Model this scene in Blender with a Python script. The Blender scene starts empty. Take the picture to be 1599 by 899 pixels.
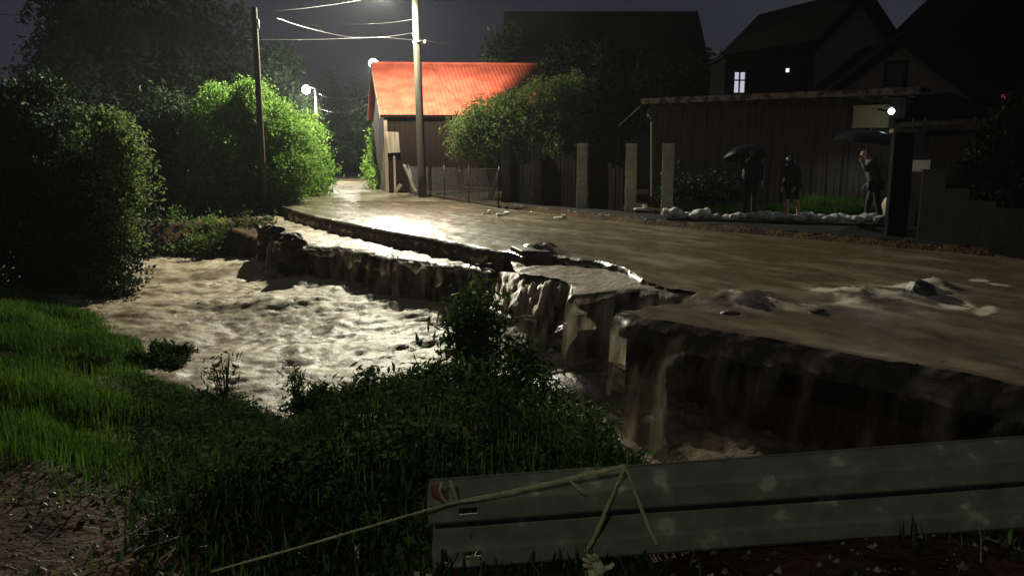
import bpy, bmesh, math, random
import numpy as np
from mathutils import Vector, Matrix
random.seed(7); rng = np.random.default_rng(11)
S = bpy.context.scene
C = S.collection
R = math.radians

# ------------------------------------------------------------------ camera
CAMZ, PITCH, FPX = 1.7, math.atan(201.5/1200.0), 1200.0
cd = bpy.data.cameras.new('camera'); cam = bpy.data.objects.new('camera', cd); C.objects.link(cam)
cam.location = (0, 0, CAMZ); cam.rotation_euler = (R(90)-PITCH, 0, 0)
cd.sensor_width = 36; cd.lens = FPX/1599*36; cd.clip_end = 2000; cd.clip_start = .05
S.camera = cam
# ------------------------------------------------------------------ night sky
S.view_settings.view_transform = 'Standard'; S.view_settings.look = 'None'
S.view_settings.gamma = 1; S.view_settings.exposure = 0.0
W = bpy.data.worlds.new('World'); S.world = W; W.use_nodes = True
wn, wl = W.node_tree.nodes, W.node_tree.links
wn.clear()
sky = wn.new('ShaderNodeTexSky'); sky.sky_type = 'NISHITA'; sky.sun_disc = False
sky.sun_elevation = R(-4); sky.sun_rotation = R(60)
bg1 = wn.new('ShaderNodeBackground'); bg1.inputs[1].default_value = 0.05
wl.new(sky.outputs[0], bg1.inputs[0])
bg2 = wn.new('ShaderNodeBackground')           # low cloud lit by the village
tc = wn.new('ShaderNodeTexCoord'); nz = wn.new('ShaderNodeTexNoise'); nz.inputs['Scale'].default_value = 2.2
nz.inputs['Detail'].default_value = 3; wl.new(tc.outputs['Generated'], nz.inputs['Vector'])
cr = wn.new('ShaderNodeValToRGB'); cr.color_ramp.elements[0].position = .3; cr.color_ramp.elements[1].position = .75
cr.color_ramp.elements[0].color = (.0135, .0135, .021, 1); cr.color_ramp.elements[1].color = (.028, .0275, .040, 1)
wl.new(nz.outputs[0], cr.inputs[0]); wl.new(cr.outputs[0], bg2.inputs[0]); bg2.inputs[1].default_value = 1
ad = wn.new('ShaderNodeAddShader'); wo = wn.new('ShaderNodeOutputWorld')
wl.new(bg1.outputs[0], ad.inputs[0]); wl.new(bg2.outputs[0], ad.inputs[1]); wl.new(ad.outputs[0], wo.inputs[0])
# lamp powers (each lamp is placed in its own builder further down)
P_STREET, P_FAR, P_NEAR, P_PORCH = 32000, 8000, 640, 18

# ------------------------------------------------------------------ pixel of the photograph -> point of the place
sp_, cp_ = math.sin(PITCH), math.cos(PITCH)
def ray(u, v):
    x, y = (u-799.5)/FPX, -(v-449.5)/FPX
    return Vector((x, cp_+y*sp_, -sp_+y*cp_))
def gp(u, v, z=0.0):
    d = ray(u, v); t = (z-CAMZ)/d.z
    return Vector((d.x*t, d.y*t, z))
def at(u, v, Y):
    d = ray(u, v); t = Y/d.y
    return Vector((d.x*t, Y, CAMZ+d.z*t))

# ------------------------------------------------------------------ numpy noise
_perm = np.random.default_rng(5).random((256, 256))
def vnoise(x, y):
    xi, yi = np.floor(x).astype(int), np.floor(y).astype(int)
    fx, fy = x-xi, y-yi
    fx = fx*fx*(3-2*fx); fy = fy*fy*(3-2*fy)
    g = lambda a, b: _perm[a & 255, b & 255]
    return (g(xi, yi)*(1-fx)+g(xi+1, yi)*fx)*(1-fy)+(g(xi, yi+1)*(1-fx)+g(xi+1, yi+1)*fx)*fy
def fbm(x, y, o=4):
    s = 0; a = .5; x = np.asarray(x, float); y = np.asarray(y, float)
    for i in range(o):
        s = s+a*vnoise(x*2**i+17.3*i, y*2**i+5.1*i); a *= .5
    return s/(1-.5**o)
def sstep(a, b, x):
    t = np.clip((x-a)/(b-a), 0, 1); return t*t*(3-2*t)
def pdist(px, py, poly):
    d = np.full(px.shape, 1e9)
    for (x0, y0), (x1, y1) in zip(poly[:-1], poly[1:]):
        dx, dy = x1-x0, y1-y0
        t = np.clip(((px-x0)*dx+(py-y0)*dy)/(dx*dx+dy*dy+1e-12), 0, 1)
        d = np.minimum(d, np.hypot(px-x0-t*dx, py-y0-t*dy))
    return d
def inside(px, py, poly):
    r = np.zeros(px.shape, bool); n = len(poly)
    for i in range(n):
        x0, y0 = poly[i]; x1, y1 = poly[(i+1) % n]
        if y0 == y1: continue
        c = ((y0 > py) != (y1 > py)) & (px < (x1-x0)*(py-y0)/(y1-y0)+x0)
        r ^= c
    return r

# ------------------------------------------------------------------ materials
def nodes(m):
    m.use_nodes = True; return m.node_tree.nodes, m.node_tree.links
def M(name, c1, c2=None, rough=.8, scale=4, bump=.3, detail=5, stretch=None, spec=.4, metal=0, isl=0, coat=0, lo=.35, hi=.65, bscale=None, bdist=.02, trans=0, c3=None):
    m = bpy.data.materials.new(name); n, l = nodes(m); b = n['Principled BSDF']
    b.inputs['Roughness'].default_value = rough; b.inputs['Metallic'].default_value = metal
    b.inputs['Specular IOR Level'].default_value = spec; b.inputs['Coat Weight'].default_value = coat
    b.inputs['Coat Roughness'].default_value = .15
    tc = n.new('ShaderNodeTexCoord'); mp = n.new('ShaderNodeMapping'); l.new(tc.outputs['Object'], mp.inputs[0])
    if stretch: mp.inputs['Scale'].default_value = stretch
    t = n.new('ShaderNodeTexNoise'); t.inputs['Scale'].default_value = scale; t.inputs['Detail'].default_value = detail
    l.new(mp.outputs[0], t.inputs['Vector'])
    r = n.new('ShaderNodeValToRGB'); r.color_ramp.elements[0].position = lo; r.color_ramp.elements[1].position = hi
    r.color_ramp.elements[0].color = (*c1, 1); r.color_ramp.elements[1].color = (*(c2 or c1), 1)
    if c3:
        e = r.color_ramp.elements.new(min(.99, hi+.07)); e.color = (*c3, 1)
    l.new(t.outputs[0], r.inputs[0]); out = r.outputs[0]
    if isl:
        g = n.new('ShaderNodeNewGeometry'); h = n.new('ShaderNodeHueSaturation')
        mr = n.new('ShaderNodeMapRange'); mr.inputs['To Min'].default_value = 1-isl; mr.inputs['To Max'].default_value = 1+isl
        l.new(g.outputs['Random Per Island'], mr.inputs[0]); l.new(mr.outputs[0], h.inputs['Value'])
        l.new(out, h.inputs['Color']); out = h.outputs[0]
    l.new(out, b.inputs['Base Color'])
    if bump:
        t2 = n.new('ShaderNodeTexNoise'); t2.inputs['Scale'].default_value = bscale or scale*4; t2.inputs['Detail'].default_value = 6
        l.new(mp.outputs[0], t2.inputs['Vector'])
        bm_ = n.new('ShaderNodeBump'); bm_.inputs['Strength'].default_value = bump; bm_.inputs['Distance'].default_value = bdist
        l.new(t2.outputs[0], bm_.inputs['Height']); l.new(bm_.outputs[0], b.inputs['Normal'])
    if trans:
        tr = n.new('ShaderNodeBsdfTranslucent'); l.new(out, tr.inputs[0]); mx = n.new('ShaderNodeMixShader')
        mx.inputs[0].default_value = trans; o = n['Material Output']
        l.new(b.outputs[0], mx.inputs[1]); l.new(tr.outputs[0], mx.inputs[2]); l.new(mx.outputs[0], o.inputs[0])
    return m
def emit(name, col, s):
    m = bpy.data.materials.new(name); n, l = nodes(m); n.clear()
    e = n.new('ShaderNodeEmission'); e.inputs[0].default_value = (*col, 1); e.inputs[1].default_value = s
    o = n.new('ShaderNodeOutputMaterial'); l.new(e.outputs[0], o.inputs[0]); return m
def attr_mat(name, c1, c2, rough1, rough2, bump, bscale, stretch=(1, 1, 1), attr='foam', bdist=.03, spec=.5, flow=False):
    m = bpy.data.materials.new(name); n, l = nodes(m); b = n['Principled BSDF']
    a = n.new('ShaderNodeAttribute'); a.attribute_name = attr
    tc = n.new('ShaderNodeTexCoord'); mp = n.new('ShaderNodeMapping'); mp.inputs['Scale'].default_value = stretch
    l.new(tc.outputs['UV' if flow else 'Object'], mp.inputs[0])
    t = n.new('ShaderNodeTexNoise'); t.inputs['Scale'].default_value = bscale; t.inputs['Detail'].default_value = 6; t.inputs['Roughness'].default_value = .6
    l.new(mp.outputs[0], t.inputs['Vector'])
    mm = n.new('ShaderNodeMath'); mm.operation = 'MULTIPLY_ADD'; l.new(t.outputs[0], mm.inputs[0]); mm.inputs[1].default_value = .7
    sb = n.new('ShaderNodeMath'); sb.operation = 'SUBTRACT'; l.new(a.outputs['Fac'], sb.inputs[0]); sb.inputs[1].default_value = .35
    l.new(sb.outputs[0], mm.inputs[2]); mm.use_clamp = True
    r = n.new('ShaderNodeMixRGB'); l.new(mm.outputs[0], r.inputs[0]); r.inputs[1].default_value = (*c1, 1); r.inputs[2].default_value = (*c2, 1)
    l.new(r.outputs[0], b.inputs['Base Color'])
    rr = n.new('ShaderNodeMapRange'); rr.inputs['To Min'].default_value = rough1; rr.inputs['To Max'].default_value = rough2
    l.new(mm.outputs[0], rr.inputs[0]); l.new(rr.outputs[0], b.inputs['Roughness'])
    b.inputs['Specular IOR Level'].default_value = spec
    bb = n.new('ShaderNodeBump'); bb.inputs['Strength'].default_value = bump; bb.inputs['Distance'].default_value = bdist
    l.new(t.outputs[0], bb.inputs['Height']); l.new(bb.outputs[0], b.inputs['Normal'])
    return m
def fall_mat(name, c1, c2, lo, hi, amin, trl=.4):
    """streaky falling water: strands opaque, gaps between them see-through"""
    m = bpy.data.materials.new(name); n, l = nodes(m); b = n['Principled BSDF']
    uv = n.new('ShaderNodeUVMap'); mp = n.new('ShaderNodeMapping'); mp.inputs['Scale'].default_value = (1.5, .35, 1)
    l.new(uv.outputs[0], mp.inputs[0])
    t = n.new('ShaderNodeTexNoise'); t.inputs['Scale'].default_value = 2.6; t.inputs['Detail'].default_value = 6; l.new(mp.outputs[0], t.inputs['Vector'])
    r = n.new('ShaderNodeMapRange'); r.inputs['From Min'].default_value = lo; r.inputs['From Max'].default_value = hi
    l.new(t.outputs[0], r.inputs[0])
    mx = n.new('ShaderNodeMixRGB'); mx.inputs[1].default_value = (*c1, 1); mx.inputs[2].default_value = (*c2, 1); l.new(r.outputs[0], mx.inputs[0])
    l.new(mx.outputs[0], b.inputs['Base Color']); b.inputs['Roughness'].default_value = .35
    al = n.new('ShaderNodeMapRange'); al.inputs['To Min'].default_value = amin; l.new(r.outputs[0], al.inputs[0]); l.new(al.outputs[0], b.inputs['Alpha'])
    bb = n.new('ShaderNodeBump'); bb.inputs['Strength'].default_value = .7; bb.inputs['Distance'].default_value = .05
    l.new(t.outputs[0], bb.inputs['Height']); l.new(bb.outputs[0], b.inputs['Normal'])
    tr = n.new('ShaderNodeBsdfTranslucent'); l.new(mx.outputs[0], tr.inputs[0]); tp = n.new('ShaderNodeBsdfTransparent')
    m1 = n.new('ShaderNodeMixShader'); l.new(al.outputs[0], m1.inputs[0]); l.new(tp.outputs[0], m1.inputs[1]); l.new(tr.outputs[0], m1.inputs[2])
    m2 = n.new('ShaderNodeMixShader'); m2.inputs[0].default_value = trl; l.new(b.outputs[0], m2.inputs[1]); l.new(m1.outputs[0], m2.inputs[2])
    l.new(m2.outputs[0], n['Material Output'].inputs[0])
    return m
m_soil = M('wet soil', (.022, .011, .004), (.085, .045, .018), rough=.9, scale=2.2, bump=1, bscale=12, bdist=.07, detail=8, spec=.1)
m_earth = M('eroded bank earth', (.012, .010, .007), (.035, .027, .018), rough=.75, scale=2, bump=1, bscale=7, bdist=.12)
m_asph = M('wet asphalt', (.03, .029, .026), (.055, .05, .043), rough=.5, scale=3, bump=.6, bscale=60, bdist=.01)
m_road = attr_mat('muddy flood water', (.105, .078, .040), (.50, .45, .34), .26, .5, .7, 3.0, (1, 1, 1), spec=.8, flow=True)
m_river = attr_mat('churning muddy water', (.14, .10, .06), (.41, .345, .245), .5, .65, .7, 6.0, bdist=.04, spec=.12)
m_fall = fall_mat('falling muddy water', (.06, .047, .031), (.50, .43, .31), .38, .66, .35)
m_fallk = fall_mat('thin shaded falling water', (.020, .016, .011), (.30, .25, .18), .45, .75, .25)  # darker copy of the falling water, shade of the hole in its colour
m_fall2 = fall_mat('thick falling muddy water', (.07, .055, .036), (.18, .145, .095), .3, .7, .85)
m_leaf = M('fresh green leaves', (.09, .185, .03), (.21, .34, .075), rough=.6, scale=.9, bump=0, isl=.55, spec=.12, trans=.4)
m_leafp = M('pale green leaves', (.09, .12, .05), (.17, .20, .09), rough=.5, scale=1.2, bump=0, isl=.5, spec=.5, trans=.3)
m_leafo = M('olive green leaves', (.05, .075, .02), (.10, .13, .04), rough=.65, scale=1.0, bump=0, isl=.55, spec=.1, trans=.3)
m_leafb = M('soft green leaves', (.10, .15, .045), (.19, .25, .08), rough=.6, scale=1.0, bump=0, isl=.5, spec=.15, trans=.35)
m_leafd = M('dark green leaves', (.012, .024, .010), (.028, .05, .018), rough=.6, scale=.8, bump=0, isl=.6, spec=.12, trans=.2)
m_leafk = M('unlit blackish green leaves', (.005, .009, .004), (.011, .018, .008), rough=.8, scale=.8, bump=0, isl=.5, spec=.05, trans=.1)  # darker leaf copy, shade of the unlit crowns put into the colour
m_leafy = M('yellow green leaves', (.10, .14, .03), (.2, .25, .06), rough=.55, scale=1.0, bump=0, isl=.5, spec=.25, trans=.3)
m_creo = M('creosoted boards', (.0045, .0026, .0019), (.011, .006, .0045), rough=.85, scale=6, bump=.5, stretch=(1, 1, .07), isl=.25, spec=.04)
m_grass = M('wet grass', (.034, .088, .012), (.10, .185, .03), rough=.8, scale=.9, bump=0, isl=.5, spec=0, trans=.35)
m_grassd = M('dark weeds', (.018, .038, .012), (.048, .082, .028), rough=.8, scale=1.6, bump=0, isl=.6, spec=.0, trans=.25)
m_dry = M('dry stalks', (.10, .085, .05), (.2, .17, .11), rough=.6, scale=3, bump=0, isl=.4)
m_bark = M('bark', (.03, .024, .018), (.08, .065, .05), rough=.85, scale=6, bump=.8, stretch=(1, 1, .2))
m_pole = M('weathered pole', (.035, .031, .024), (.075, .068, .052), rough=.8, scale=9, bump=.5, stretch=(1, 1, .06), spec=.2)
m_wood = M('old grey boards', (.055, .043, .034), (.15, .12, .095), rough=.8, scale=7, bump=.6, stretch=(1, 1, .07), isl=.3)
m_gab = M('pale weathered gable boards', (.15, .125, .105), (.26, .22, .185), rough=.85, scale=7, bump=.6, stretch=(1, 1, .07), isl=.2, spec=.15)
m_shadek = M('black verge and kerb shade', (.006, .0045, .003), (.016, .012, .008), rough=.6, scale=4, bump=.8, bscale=9, bdist=.05, spec=.2)  # near-black colour standing in for shade on verge and kerb
m_fasc = M('peeling pale fascia', (.10, .07, .05), (.36, .30, .24), rough=.8, scale=5, bump=.5, lo=.42, hi=.58)
m_wire = M('dull wire', (.14, .14, .13), (.18, .18, .17), rough=.6, scale=5, bump=0, metal=.3)
m_woodr = M('brown stained boards', (.016, .010, .008), (.04, .026, .02), rough=.75, scale=6, bump=.5, stretch=(1, 1, .07), isl=.2)
m_woodp = M('pale weathered timber', (.07, .055, .04), (.17, .14, .10), rough=.8, scale=5, bump=.6, stretch=(1, 1, .1), spec=.2)
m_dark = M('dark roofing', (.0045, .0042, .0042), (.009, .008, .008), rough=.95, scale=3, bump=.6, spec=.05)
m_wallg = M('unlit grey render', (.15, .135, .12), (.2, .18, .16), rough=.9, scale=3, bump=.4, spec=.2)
m_red = M('red painted roof sheet', (.24, .042, .025), (.37, .075, .042), rough=.75, scale=1.5, bump=.15, spec=.15)
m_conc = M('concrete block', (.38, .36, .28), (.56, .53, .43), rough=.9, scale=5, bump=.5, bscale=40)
m_concd = M('dark shaded concrete', (.05, .047, .042), (.11, .10, .085), rough=.85, scale=4, bump=.5)  # dark copy of the block concrete, carries shade in its colour
m_metal = M('galvanised steel', (.30, .33, .30), (.42, .44, .40), rough=.5, metal=.5, scale=8, bump=.1)
m_dmetal = M('dark metal', (.03, .03, .03), (.06, .055, .05), rough=.5, metal=.7, scale=8, bump=.1)
m_rail = M('weathered crash barrier steel', (.14, .148, .115), (.19, .197, .155), rough=.7, metal=.1, scale=9, bump=.25, detail=6, lo=.40, hi=.60, c3=(.36, .375, .28), bscale=30, bdist=.004, spec=.2)
m_strap = M('pale woven strap', (.33, .31, .18), (.48, .45, .28), rough=.7, scale=30, bump=.5)
m_tape = M('red and white warning tape', (.16, .06, .05), (.24, .12, .1), rough=.35, scale=5, bump=.2)
m_cable = M('black cable', (.012, .012, .012), (.018, .018, .018), rough=.35, scale=5, bump=0, spec=.5)
m_white = M('white plastic', (.7, .7, .66), (.8, .8, .76), rough=.5, scale=4, bump=.2)
m_bag = M('white woven sacking', (.42, .42, .38), (.62, .62, .57), rough=.7, scale=6, bump=.6, bscale=40)
m_stone = M('wet stone', (.06, .052, .042), (.2, .18, .14), rough=.35, scale=6, bump=.8, spec=.6, isl=.4)
m_paint = M('worn white road paint', (.15, .13, .09), (.55, .55, .5), rough=.5, scale=20, bump=.2)
m_black = M('black cloth', (.010, .010, .012), (.018, .018, .022), rough=.7, scale=8, bump=.3)
m_navy = M('dark blue cloth', (.012, .014, .022), (.02, .023, .035), rough=.7, scale=8, bump=.3)
m_shirt = M('grey cloth', (.05, .05, .055), (.08, .08, .085), rough=.75, scale=8, bump=.3)
m_skin = M('skin', (.40, .25, .17), (.48, .31, .22), rough=.5, scale=6, bump=.1)
m_hair = M('dark hair', (.012, .009, .007), (.03, .02, .015), rough=.5, scale=20, bump=.5)
m_umb = M('black umbrella cloth', (.008, .008, .011), (.014, .014, .018), rough=.28, scale=9, bump=.1, spec=.6)
m_glassd = M('dark window glass', (.012, .012, .016), (.02, .02, .025), rough=.08, scale=2, bump=0, spec=.7)
m_cream = M('cream board', (.50, .42, .26), (.6, .5, .32), rough=.7, scale=3, bump=.2)
e_lamp = emit('lamp glow', (1, .93, .72), 60)
e_far = emit('far lamp glow', (1, .95, .85), 25)
e_porch = emit('porch bulb', (.78, 1, .93), 9)
e_win = emit('lit room', (.80, .80, 1.0), .62)
e_red = emit('red lamp', (1, .12, .3), .5)

# ------------------------------------------------------------------ object helpers
def tag(o, label=None, cat=None, group=None, kind=None):
    if label: o['label'] = label
    if cat: o['category'] = cat
    if group: o['group'] = group
    if kind: o['kind'] = kind
    return o
def root(name, loc, label, cat, group=None, rz=0):
    o = bpy.data.objects.new(name, None); C.objects.link(o); o.location = loc; o.rotation_euler.z = rz
    o.empty_display_size = .2
    bpy.context.view_layer.update()
    return tag(o, label, cat, group)
def mesh_np(name, V, F, mat, parent=None, smooth=False, attr=None, uv=None):
    """V (n,3) world coordinates, F (m,3|4)"""
    V = np.asarray(V, np.float32); F = np.asarray(F, np.int32)
    if parent is not None:
        mi = np.array(mworld(parent).inverted()); V = (V@mi[:3, :3].T+mi[:3, 3]).astype(np.float32)
    me = bpy.data.meshes.new(name); k = F.shape[1]
    me.vertices.add(len(V)); me.vertices.foreach_set('co', V.ravel())
    me.loops.add(F.size); me.loops.foreach_set('vertex_index', F.ravel())
    me.polygons.add(len(F)); me.polygons.foreach_set('loop_start', np.arange(0, F.size, k, dtype=np.int32))
    me.polygons.foreach_set('use_smooth', np.full(len(F), smooth))
    me.update(calc_edges=True)
    if attr is not None:
        a = me.attributes.new('foam', 'FLOAT', 'POINT'); a.data.foreach_set('value', np.asarray(attr, np.float32))
    if uv is not None:
        u = me.uv_layers.new(name='UVMap'); u.data.foreach_set('uv', np.asarray(uv, np.float32)[F.ravel()].ravel())
    me.materials.append(mat)
    o = bpy.data.objects.new(name, me); C.objects.link(o)
    if parent is not None: o.parent = parent
    return o
def mworld(o):
    m = Matrix.LocRotScale(o.location, o.rotation_euler, o.scale)
    return mworld(o.parent)@m if o.parent else m
class MB:
    def __init__(s): s.V = []; s.F = []
    def box(s, c, size, rz=0, ax=None, jit=0):
        c = Vector(c); rot = ax if ax is not None else Matrix.Rotation(rz, 3, 'Z')
        b = len(s.V)
        for dx in (-.5, .5):
            for dy in (-.5, .5):
                for dz in (-.5, .5):
                    j = Vector((random.uniform(-jit, jit), random.uniform(-jit, jit), random.uniform(-jit, jit))) if jit else Vector()
                    s.V.append(c+rot@Vector((dx*size[0], dy*size[1], dz*size[2]))+j)
        for f in ((0, 1, 3, 2), (4, 6, 7, 5), (0, 4, 5, 1), (2, 3, 7, 6), (0, 2, 6, 4), (1, 5, 7, 3)):
            s.F.append([b+i for i in f])
        return s
    def bar(s, p0, p1, w, t, up=Vector((0, 0, 1))):
        p0, p1 = Vector(p0), Vector(p1); z = (p1-p0).normalized(); x = up.cross(z)
        x = x.normalized() if x.length > 1e-4 else Vector((1, 0, 0)); y = z.cross(x)
        return s.box((p0+p1)/2, (w, t, (p1-p0).length), ax=Matrix((x, y, z)).transposed())
    def prism(s, pts, d):
        """polygon pts (world) extruded along vector d"""
        b = len(s.V); n = len(pts); d = Vector(d)
        s.V += [Vector(p) for p in pts]+[Vector(p)+d for p in pts]
        s.F.append([b+i for i in range(n)]); s.F.append([b+n+i for i in reversed(range(n))])
        for i in range(n): s.F.append([b+(i+1) % n, b+i, b+n+i, b+n+(i+1) % n])
        return s
    def tube(s, path, rad, n=8, cap=True):
        path = [Vector(p) for p in path]; m = len(path)
        rad = rad if hasattr(rad, '__len__') else [rad]*m
        b = len(s.V)
        for i, p in enumerate(path):
            z = (path[min(i+1, m-1)]-path[max(i-1, 0)]).normalized()
            x = z.orthogonal().normalized() if abs(z.z) < .95 else Vector((1, 0, 0)); x = (x-z*x.dot(z)).normalized()
            if abs(z.z) < .95: x = Vector((0, 0, 1)).cross(z).normalized()
            y = z.cross(x)
            for k in range(n):
                a = 2*math.pi*k/n; s.V.append(p+(x*math.cos(a)+y*math.sin(a))*rad[i])
        for i in range(m-1):
            for k in range(n):
                s.F.append([b+i*n+k, b+i*n+(k+1) % n, b+(i+1)*n+(k+1) % n, b+(i+1)*n+k])
        if cap:
            s.F.append([b+k for k in reversed(range(n))]); s.F.append([b+(m-1)*n+k for k in range(n)])
        return s
    def ico(s, c, r, seed=0, rough=.2, sub=2, sq=(1, 1, 1)):
        bm = bmesh.new(); bmesh.ops.create_icosphere(bm, subdivisions=sub, radius=1)
        rr = random.Random(seed); off = [Vector((rr.uniform(-1, 1), rr.uniform(-1, 1), rr.uniform(-1, 1))).normalized() for _ in range(7)]
        b = len(s.V); c = Vector(c)
        for v in bm.verts:
            k = 1+rough*sum((max(0, v.co.dot(o))**2 if i % 2 else -max(0, v.co.dot(o))**2) for i, o in enumerate(off))*.8
            s.V.append(c+Vector((v.co.x*sq[0], v.co.y*sq[1], v.co.z*sq[2]))*r*k)
        for f in bm.faces: s.F.append([b+v.index for v in f.verts])
        bm.free(); return s
    def build(s, name, mat, parent=None, smooth=False, bevel=0):
        me = bpy.data.meshes.new(name)
        inv = mworld(parent).inverted() if parent is not None else Matrix()
        me.from_pydata([inv@v for v in s.V], [], s.F); me.update()
        if smooth: me.polygons.foreach_set('use_smooth', [True]*len(me.polygons))
        me.materials.append(mat)
        o = bpy.data.objects.new(name, me); C.objects.link(o)
        if parent is not None: o.parent = parent
        if bevel:
            b = o.modifiers.new('bevel', 'BEVEL'); b.width = bevel; b.segments = 2; b.limit_method = 'ANGLE'
        return o
def lathe(prof, n=12, c=(0, 0, 0)):
    mb = MB(); c = Vector(c)
    for r, z in prof:
        for k in range(n):
            a = 2*math.pi*k/n; mb.V.append(c+Vector((r*math.cos(a), r*math.sin(a), z)))
    for i in range(len(prof)-1):
        for k in range(n): mb.F.append([i*n+k, i*n+(k+1) % n, (i+1)*n+(k+1) % n, (i+1)*n+k])
    return mb
def light(name, loc, power, col, r=.1, parent=None, spot=None):
    ld = bpy.data.lights.new(name, 'SPOT' if spot else 'POINT'); ld.energy = power; ld.color = col; ld.shadow_soft_size = r
    if spot: ld.spot_size = R(spot[0]); ld.spot_blend = spot[1]
    o = bpy.data.objects.new(name, ld); C.objects.link(o)
    if parent is not None:
        o.parent = parent; o.location = mworld(parent).inverted()@Vector(loc)
    else: o.location = loc
    return o

# ================================================================== THE GROUND AND THE WATER
RIV = -1.2
lipA = [(418, 366), (445, 382), (478, 389), (512, 390), (560, 392), (600, 401), (642, 412), (690, 417), (745, 419), (792, 428)]     # shelf lip
lipB = [(792, 428), (830, 432), (870, 438), (893, 449), (892, 466), (930, 462), (965, 458), (1000, 460), (1050, 470), (1090, 476)]
edge1 = [(449, 326), (470, 333), (500, 341), (550, 351), (600, 361), (650, 370), (700, 378), (745, 387), (790, 396)]                 # upper broken road edge
edge2 = [(820, 404), (868, 401), (900, 405), (940, 410), (975, 421), (1004, 438), (1040, 452), (1084, 461)]
edge3 = [(1090, 466), (1050, 478), (1005, 484), (972, 489), (1000, 499), (1060, 509), (1120, 519), (1180, 530), (1240, 541), (1330, 556), (1420, 571), (1510, 589), (1599, 607)]
SZ = -.35
def dense(pts, step, jit=0, seed=1):
    r = random.Random(seed); out = []
    for a, b in zip(pts[:-1], pts[1:]):
        a, b = Vector(a), Vector(b); n = max(1, int((b-a).length/step))
        for i in range(n):
            p = a.lerp(b, i/n)
            if jit: p = p+Vector((r.uniform(-jit, jit), r.uniform(-jit, jit), 0))
            out.append(p)
    out.append(Vector(pts[-1])); return out
W_lipA = [gp(u, v, SZ) for u, v in lipA]; W_lipB = [gp(u, v, -.13 if u > 800 else -.22) for u, v in lipB]
W_e1 = [gp(u, v) for u, v in edge1]; W_e2 = [gp(u, v) for u, v in edge2]; W_e3 = [gp(u, v) for u, v in edge3]
tail3 = [Vector((5.6, 4.1, 0)), Vector((9, 1.0, 0)), Vector((16, -5, 0)), Vector((24, -12, 0))]
W_e3 += tail3
# far (road) side of the channel
PFl = [(-60, 44), (-30, 31)]+[tuple(gp(u, v, RIV)[:2]) for u, v in ((90, 404), (200, 404), (270, 402), (340, 403), (395, 417))]
back = Vector((.25, .45))
for p in W_lipA[1:]+W_lipB[:-1]: PFl.append((p.x+back.x, p.y+back.y))
for p in W_e3[2:]: PFl.append((p.x+.5, p.y+.6))
PF = PFl+[(200, -12), (200, 400), (-200, 400), (-200, 60)]
# near side
PNl = [(-60, 34), (-30, 25), (-16, 20.4), (-10.8, 17.0)]+[tuple(gp(u, v, RIV)[:2]) for u, v in ((150, 490), (215, 530), (268, 590), (330, 612), (400, 636), (480, 668), (560, 700))]+[(-.3, 6.8), (.7, 5.3), (1.5, 4.1), (3.2, 3.4), (5.2, 1.9), (9, -2), (16, -10), (22, -18)]
PN = PNl+[(22, -60), (-200, -60), (-200, 50)]
def hgt(x, y):
    x = np.asarray(x, float); y = np.asarray(y, float)
    z = np.full(x.shape, -2.3)
    dn = pdist(x, y, PNl); inn = inside(x, y, PN)
    k = .34+1.3*sstep(-2.2, .6, x)
    top = .05+.13*sstep(5, 2, y)*sstep(-2.5, 0, x)+.10*sstep(3.6, 2.8, y)*sstep(.3, 1.6, x)+.3*(fbm(x*.35+3, y*.35)-.5)*sstep(2.5, 5, np.hypot(x, y))
    zn = RIV-.12+k*dn; w = 8.0
    zn = top-np.log1p(np.exp(np.clip((top-zn)*w, -40, 40)))/w
    zn = zn+.22*(fbm(x*1.3, y*1.3)-.5)*sstep(0, 1, dn)+.07*(fbm(x*6, y*6)-.5)
    z = np.where(inn, zn, z)
    z = np.where(~inn, np.maximum(z, RIV-.12-dn*1.2), z)
    df = pdist(x, y, PFl); inf_ = inside(x, y, PF)
    lip_side = sstep(-9.0, -7.2, x-(y-24)*.2)
    slope = .55+4.5*lip_side
    base = -.32-.22*sstep(-8.5, -6, x)*(y < 30)
    zf = np.minimum(RIV-.2+slope*df+.25*(fbm(x*1.7, y*1.7)-.5)*(1-lip_side), base)
    # verge right of the road and land beyond are a little above the road
    rb = [(-14.2, 80), (-4.6, 37), (-.44, 26.4), (3.2, 19.9), (5.6, 16.9), (8.6, 12.8), (16, 4), (40, -20)]
    RBp = rb+[(200, -20), (200, 400), (-14.2, 400)]
    dr = pdist(x, y, rb); ir = inside(x, y, RBp)
    zf = np.where(ir, -.30+np.minimum(dr*1.2, .42)+.05*(fbm(x*2, y*2)-.5), zf)
    lb = [(-80, 55), (-22, 36), (-9.3, 27.6), (-8.6, 29.5), (-10.2, 38), (-13.0, 50), (-17.6, 72), (-24, 100), (-60, 125)]
    LBp = lb+[(-200, 125), (-200, 60)]
    il = inside(x, y, LBp); dl = pdist(x, y, lb)
    zf = np.where(il & inf_, np.maximum(zf, -.32+np.minimum(dl*.5, .5)), zf)
    return np.where(inf_, zf, z)
def grid(xs, ys, zf):
    X, Y = np.meshgrid(xs, ys); nx, ny = len(xs), len(ys)
    Z = zf(X, Y); V = np.stack([X, Y, Z], -1).reshape(-1, 3)
    i = np.arange(nx-1)[None, :]+nx*np.arange(ny-1)[:, None]; i = i.ravel()
    return V, np.stack([i, i+1, i+nx+1, i+nx], -1)
def spaced(*seg):
    o = []
    for a, b, st in seg: o.append(np.arange(a, b, st))
    o.append([seg[-1][1]]); return np.concatenate(o)
xs = spaced((-220, -60, 12), (-60, -20, 1.2), (-20, -12, .3), (-12, 6, .09), (6, 16, .3), (16, 60, 2), (60, 220, 16))
ys = spaced((-60, -8, 4), (-8, 1, .4), (1, 14, .09), (14, 30, .16), (30, 60, .8), (60, 140, 4), (140, 420, 28))
V, F = grid(xs, ys, hgt)
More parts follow.
